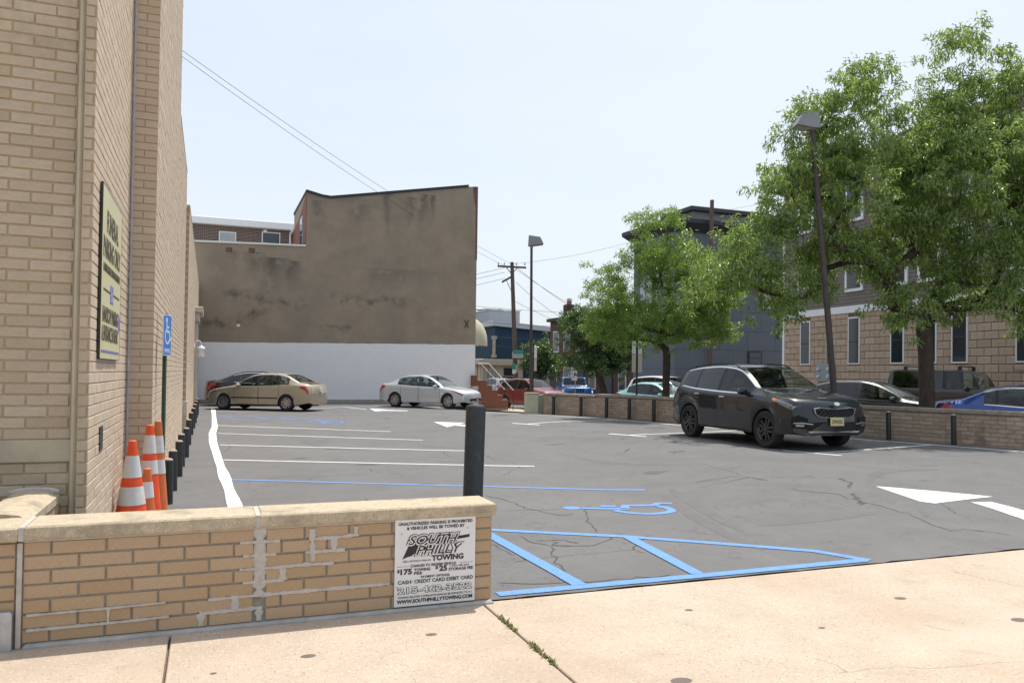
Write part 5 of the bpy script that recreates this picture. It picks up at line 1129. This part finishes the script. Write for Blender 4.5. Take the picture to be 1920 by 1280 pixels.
# fibre panels on the face toward the lot (facing -y) and on the street face (facing -x)
for r_ in range(9):
    z0=.0+r_*1.24; x=-.0
    k=0; xo=.0 if r_%2==0 else -1.1
    while x<12.9:
        x1=min(12.95,(k+1)*2.2+xo+0.0); 
        if x1-x>.1: MB().bbox(x+.008,x1-.008,-.0,.035,z0+.008,min(z0+1.232,11.19),.003).build('panel',Mgp,gb)
        x=x1;k+=1
for r_ in range(9):
    z0=r_*1.24; MB().bbox(0,.035,.045,5.19,z0+.008,min(z0+1.232,11.19),.003).build('panel',Mgp,gb)
mb=MB(); v=[(-.75,-.75,11.55),(13,-.75,11.55),(13,5.6,11.55),(-.75,5.6,11.55),(-.12,-.12,11.1),(13,-.12,11.1),(13,5.3,11.1),(-.12,5.3,11.1),(-.75,-.75,11.8),(13,-.75,11.8),(13,5.6,11.8),(-.75,5.6,11.8)]
mb.add(v,[(0,1,5,4),(3,0,4,7),(1,0,8,9),(0,3,11,8),(8,11,10,9),(2,3,7,6),(3,2,10,11)]); mb.build('cornice',Mgt,gb)
MB().bbox(2.0,7.8,1.2,4.4,11.7,12.75,.03).build('roof_room',mat('grey siding',(.20,.20,.20),.8,var=.08,scale=2,stretch=(.2,.2,9)),gb); MB().bbox(1.75,8.05,.95,4.7,12.75,13.05,.04).build('roof_room_cap',mat('dark cap',(.05,.055,.055),.7),gb)
def gwin(x0,x1,z0,z1,m=M_glassd,nm='window'):
    f=MB().bbox(x0-.09,x1+.09,-.07,.02,z0-.09,z1+.09,.01).build(nm,Mgt,gb); MB().bbox(x0,x1,-.085,-.05,z0,z1,.004).build('pane',m,f); MB().box(x0,x1,-.095,-.08,(z0+z1)/2-.025,(z0+z1)/2+.025).build('sash_bar',Mgt,f)
gwin(3.3,4.4,6.6,8.6); gwin(6.6,7.6,6.5,8.5,M_glassb); gwin(8.2,9.2,6.5,8.5,M_glassb); gwin(6.9,8.2,.9,2.2); gwin(10.2,11.6,.9,2.2,M_glassb); gwin(5.6,6.5,2.9,3.6)
MB().bbox(7.85,8.05,-.06,.0,4.6,9.0,.01).build('trim_board',Mgt,gb); MB().bbox(9.4,9.7,-.06,.0,4.6,9.0,.01).build('trim_board',Mgt,gb)
for y0,y1 in ((.7,2.2),(2.7,4.2)):
    f=MB().bbox(-.06,.02,y0-.1,y1+.1,6.0,8.8,.01).build('window',Mgt,gb); MB().bbox(-.075,-.04,y0,y1,6.1,8.7,.004).build('pane',M_glassb,f); MB().box(-.085,-.07,(y0+y1)/2-.03,(y0+y1)/2+.03,6.1,8.7).build('sash_bar',Mgt,f)
MB().box(-.05,.03,.3,4.9,9.2,9.45).build('trim_board',Mgt,gb)
# ------------------------------------------------------------------ brick row houses
def rowhouse(label,y0,y1,x,h,m,zb_,seed):
    t=tag(empty('row_house',(x,(y0+y1)/2,zb_)),label,'house','brick row houses across the street'); a,b=y0-(y0+y1)/2,y1-(y0+y1)/2
    MB().box(.02,9,a,b,-.2,h).build('wall',m,t); MB().bbox(-.35,9,a+.0,b-.0,h,h+.28,.04).build('cornice',mat('dark cornice',(.07,.05,.045),.8),t)
    w_=b-a
    for z0,z1 in ((.95,2.5),(3.9,5.5)):
        for f_ in ((.18,.38),(.62,.82)):
            if z0<2 and f_[0]>.5:
                MB().bbox(-.06,.03,a+w_*.60,a+w_*.84,.3,2.6,.02).build('door',mat('dark door',(.03,.04,.045),.5),t)
            else: bwin(t,a+w_*f_[1],a+w_*f_[0],z0,z1,.08,x=.0,bars=((z0+z1)/2,))
    MB().bbox(-.9,.0,a+w_*.58,a+w_*.86,-.2,.3,.02).build('step',M_conc,t)
    return t
MDB=mat('row house brick',(.105,.055,.045),.9,var=.2,scale=4,bump=.3,bscale=20); MDB2=mat('brown row house brick',(.085,.05,.042),.9,var=.2,scale=4)
rowhouse('dark red brick row house right beside the charcoal house',47.35,51.9,27.1,6.6,MDB,-.35,1)
rowhouse('dark brown brick row house in the middle of the row',51.95,56.5,27.1,6.45,MDB2,-.35,2)
e=rowhouse('end row house of dark brick with a chimney and white downpipes',56.55,61.3,27.1,6.4,MDB,-.35,3)
mb=MB(); mb.bbox(.9,1.7,1.0,1.7,6.5,7.9,.06); mb.build('chimney',MDB2,e); MB().lathe([(.22,7.9),(.2,8.25)],12,Matrix.Translation((1.3,1.35,0))).build('chimney_pot',mat('clay pot',(.33,.17,.11),.9),e,smooth=True); MB().lathe([(.32,8.32),(.05,8.45)],12,Matrix.Translation((1.3,1.35,0))).build('chimney_cap',M_black,e,smooth=True)
for y in (-2.1,.6): MB().tube([(-.08,y,-.1),(-.08,y,2.7),(-.0,y,2.75)],.06,8).build('downpipe',M_trimw,e,smooth=True)
# ------------------------------------------------------------------ navy corner house
nb=tag(empty('navy_house',(24.6,68.2,-.4)),'navy blue corner house with cream entrance bay and pale cornice','house'); Mnv=mat('navy stucco',(.018,.048,.085),.85,var=.08,scale=1.5); Mcr=mat('cream stone trim',(.48,.40,.30),.85,var=.06,scale=3)
MB().prism([(0,-.2),(14,-.2),(14,5.6),(0,6.6)],0,11,I4).build('wall',Mnv,nb)
MB().prism([(-.35,6.45),(14,5.5),(14,5.85),(-.35,6.95)],-.3,11).build('cornice',mat('pale cornice',(.52,.55,.58),.7,var=.05,scale=3),nb)
MB().bbox(-1.4,2.6,-.55,3.0,-.2,2.75,.03).build('entrance_bay',Mcr,nb); MB().bbox(-1.8,3.1,-.95,3.3,2.75,3.35,.06).build('entrance_cornice',Mcr,nb)
MB().bbox(.55,1.65,-.62,-.5,.0,1.75,.01).build('door',M_black,nb)
for x in (.78,1.28): MB().bbox(x,x+.16,-.65,-.6,.25,1.55,.004).build('door_light',M_trimw,nb)
f=MB().bbox(.7,1.6,-.60,-.5,1.85,2.55,.01).build('window',M_plastic,nb); MB().bbox(.78,1.52,-.62,-.56,1.92,2.5,.004).build('pane',M_glassd,f)
for k in range(12): MB().bbox(-1.0,.15,-.58,-.54,.35+k*.17,.50+k*.17,.01).build('siding_board',mat('pale green siding',(.36,.38,.33),.8),nb)
for x in (-.35,):
    mb=MB(); mb.bbox(x,x+.5,-.12,.0,5.2,5.5,.02); mb.bbox(x+.12,x+.38,-.09,.0,3.7,5.2,.02); mb.bbox(x,x+.5,-.12,.0,3.5,3.75,.02); mb.build('pilaster',Mcr,nb)
f=MB().bbox(4.8,6.6,-.06,.01,.6,2.5,.02).build('window',Mcr,nb); MB().bbox(5.0,6.4,-.08,-.03,.7,2.3,.01).build('pane',M_glassb,f)
fb=tag(empty('far_block',(30,84,-.4)),'pale grey metal rooftop block far behind the navy house','building'); MB().bbox(-.5,3.3,0,6,-.2,9.2,.05).build('wall',mat('pale metal cladding',(.40,.43,.46),.6,var=.1,scale=1,stretch=(6,6,.2)),fb); MB().bbox(-.6,3.4,-.1,6.1,9.2,9.4,.03).build('roof_cap',M_trimw,fb)
fb=tag(empty('far_block',(24.5,92,-.4)),'dark slate roofed block far away beside the stucco corner','building'); MB().bbox(-6,4,0,8,-.2,9.0,.05).build('wall',mat('slate cladding',(.06,.09,.11),.8,var=.1,scale=1),fb); MB().bbox(-6.2,-3.5,-.2,2,9.0,11.3,.05).build('roof_box',mat('grey box',(.29,.28,.25)),fb)
# ------------------------------------------------------------------ utility poles, street signs, wires
up=tag(empty('utility_pole',(19.0,48.3,-.35)),'wooden utility pole with crossarm at the street corner','utility pole')
lean=Vector((-.42,.1,9.35)); MB().tube([(0,0,-.2),tuple(lean*.5),tuple(lean)],[.17,.15,.12],12).build('pole',M_wood,up,smooth=True)
def bar(a,b,w_,h_):
    a=Vector(a);b=Vector(b); d=(b-a).normalized(); n=d.cross(Vector((0,0,1))).normalized()*w_/2; u=n.cross(d).normalized()*h_/2
    return [a+n+u,a-n+u,a-n-u,a+n-u,b+n+u,b-n+u,b-n-u,b+n-u],[(0,1,2,3),(7,6,5,4),(0,4,5,1),(1,5,6,2),(2,6,7,3),(3,7,4,0)]
T0=lean-Vector((0,0,.25)); mb=MB(); mb.add(*bar(T0-CL*.95+Vector((0,0,-.02)),T0+CL*.95+Vector((0,0,-.1)),.11,.12)); mb.build('crossarm',M_wood,up)
mb=MB(); mb.add(*bar(T0+Vector((0,0,-.55)),T0-CL*.45,.05,.05)); mb.add(*bar(T0+Vector((0,0,-.55)),T0+CL*.45,.05,.05)); mb.build('brace',M_wood,up)
T1=lean-Vector((0,0,.95)); MB().add(*bar(T1,T1-CL*.65+Vector((0,0,-.38)),.10,.12)).build('side_arm',M_wood,up); MB().add(*bar(T1+Vector((0,0,-1.0)),T1-CL*.35+Vector((0,0,-.25)),.05,.05)).build('side_brace',M_steel,up)
for k in (-.9,-.5,.3,.85): MB().lathe([(.03,0),(.05,.06),(.03,.12),(.045,.16)],8,Matrix.Translation(T0+CL*k+Vector((0,0,.05)))).build('insulator',M_steel,up,smooth=True)
MB().tube([(-.2,0,5.9),tuple(Vector((-.2,0,6.2))-CL*1.0),tuple(Vector((-.2,0,6.25))-CL*2.1)],.035,6).build('lamp_arm',M_steel,up,smooth=True)
MB().lathe([(.05,-.35),(.16,-.1),(.17,.1),(.06,.35)],10,Matrix.Translation(Vector((-.2,0,6.2))-CL*2.4)@Matrix.Rotation(R(90),4,'Y')@Matrix.Diagonal((.55,1,1,1))).build('street_lamp_head',M_steel,up,smooth=True)
Mgreen=mat('street sign green',(.02,.30,.17),.5)
sg=tag(empty('street_name_sign',(18.95,48.1,2.55)),'green street name sign with grey panel on the utility pole','sign'); sg.rotation_euler=(0,0,-YAW)
MB().bbox(-.28,.40,-.19,-.17,.38,.62,.005).build('name_panel',Mgreen,sg); MB().bbox(-.36,.36,-.165,-.15,.10,.50,.005).build('grey_panel',M_steel,sg)
sg2=tag(empty('route_sign',(18.85,48.05,1.5)),'small green and white sign below the street name sign','sign'); sg2.rotation_euler=(0,0,-YAW); MB().bbox(-.28,-.02,-.19,-.17,.42,.80,.005).build('green_panel',Mgreen,sg2); MB().bbox(-.26,-.03,-.19,-.17,.12,.40,.005).build('white_panel',M_signw,sg2); MB().box(-.05,.08,-.18,-.165,.2,.7).build('bracket',M_steel,sg2)
for (x,y,zz,z0,h_,lab) in ((15.4,36.9,-.25,2.3,3.3,'pair of parking signs on a thin post near the dark red SUV'),(14.35,24.7,-.05,1.75,3.05,'pair of parking signs on a dark post beside the white SUV')):
    t=tag(empty('parking_sign_post',(x,y,zz)),lab,'sign','parking sign posts along the street'); t.rotation_euler=(0,0,-YAW); MB().tube([(0,0,-.1),(0,0,h_)],.035,8).build('post',M_black,t,smooth=True)
    for s in (1,-1):
        MB().bbox(s*.11-.07,s*.11+.07,-.012,.0,h_-.62,h_-.02,.004).build('upper_plate',M_signw,t); MB().bbox(s*.11-.07,s*.11+.07,-.012,.0,h_-1.28,h_-.66,.004).build('lower_plate',mat('buff sign back',(.50,.45,.40),.6),t)
        MB().box(min(0,s*.1),max(0,s*.1),-.004,.004,h_-.3,h_-.26).build('bracket',M_steel,t)
t=tag(empty('parking_sign_post',(18.6,38.6,-.3)),'thin galvanised sign post in front of the dark brick houses','sign','parking sign posts along the street'); MB().tube([(0,0,-.1),(0,0,4.3)],.03,8).build('post',M_steel,t,smooth=True); MB().bbox(-.2,.1,-.05,-.03,1.6,2.3,.004,Matrix.Rotation(-YAW,4,'Z')).build('plate',M_signw,t)
up2=tag(empty('utility_pole',(29.0,41.0,-.4)),'wooden utility pole rising beside the charcoal house roof','utility pole'); MB().tube([(0,0,-.2),(-.05,0,6.5),(.05,0,13.0)],[.17,.15,.12],10).build('pole',M_wood,up2,smooth=True); MB().add(*bar(Vector((-.35,0,12.0)),Vector((.3,0,12.1)),.1,.1)).build('crossarm',M_wood,up2)
Mwire=mat('black cable',(.03,.03,.032),.7)
def wire(label,a,b,sag,r=.008):
    a=Vector(a);b=Vector(b); P_=[a.lerp(b,k/16)-Vector((0,0,sag*4*(k/16)*(1-k/16))) for k in range(17)]
    tag(MB().tube(P_,r,5).build('overhead_cable',Mwire,None,smooth=True),label,'cable','overhead cables')
PT=Vector((19.0,48.3,-.35))+lean
wire('upper of two cables running from the left building to the corner pole',(-1.0,26.4,11.55),PT+Vector((0,0,-.15)),.35); wire('lower of two cables running from the left building to the corner pole',(-1.0,26.5,11.40),PT+Vector((-.5,.1,-.25)),.42)
wire('cable from the corner pole up to the charcoal house pole',PT+Vector((.1,0,-.1)),(29,41,11.7),.5); wire('cable from the charcoal house pole off to the right',(29,41,11.8),(44,20,15.5),.5)
for k,(dz,ex,ez) in enumerate(((-.3,34,4.6),(-.45,36,4.3),(-1.3,30,5.2),(-2.6,34,4.6))): wire('slack cable from the corner pole to the right, %s'%['topmost','second','third','lowest'][k],PT+Vector((.3,0,dz)),(ex,58,ez),.6,.012)
for k,(z,z2) in enumerate(((6.0,6.2),(4.9,5.2),(4.0,4.1),(3.4,3.4))): wire('street cable crossing in front of the navy house, %s'%['highest','second highest','third highest','lowest'][k],(11,52,z+.6),(34,52,z2),.25,.012)
for k,(z,z2) in enumerate(((7.3,8.6),(6.9,8.3),(6.3,7.9),(6.4,5.9))): wire('cable from the corner pole toward the stucco building, %s'%['first','second','third','fourth'][k],(9,60,z),PT+Vector((-.5,0,z2-9.0)),.2,.012)
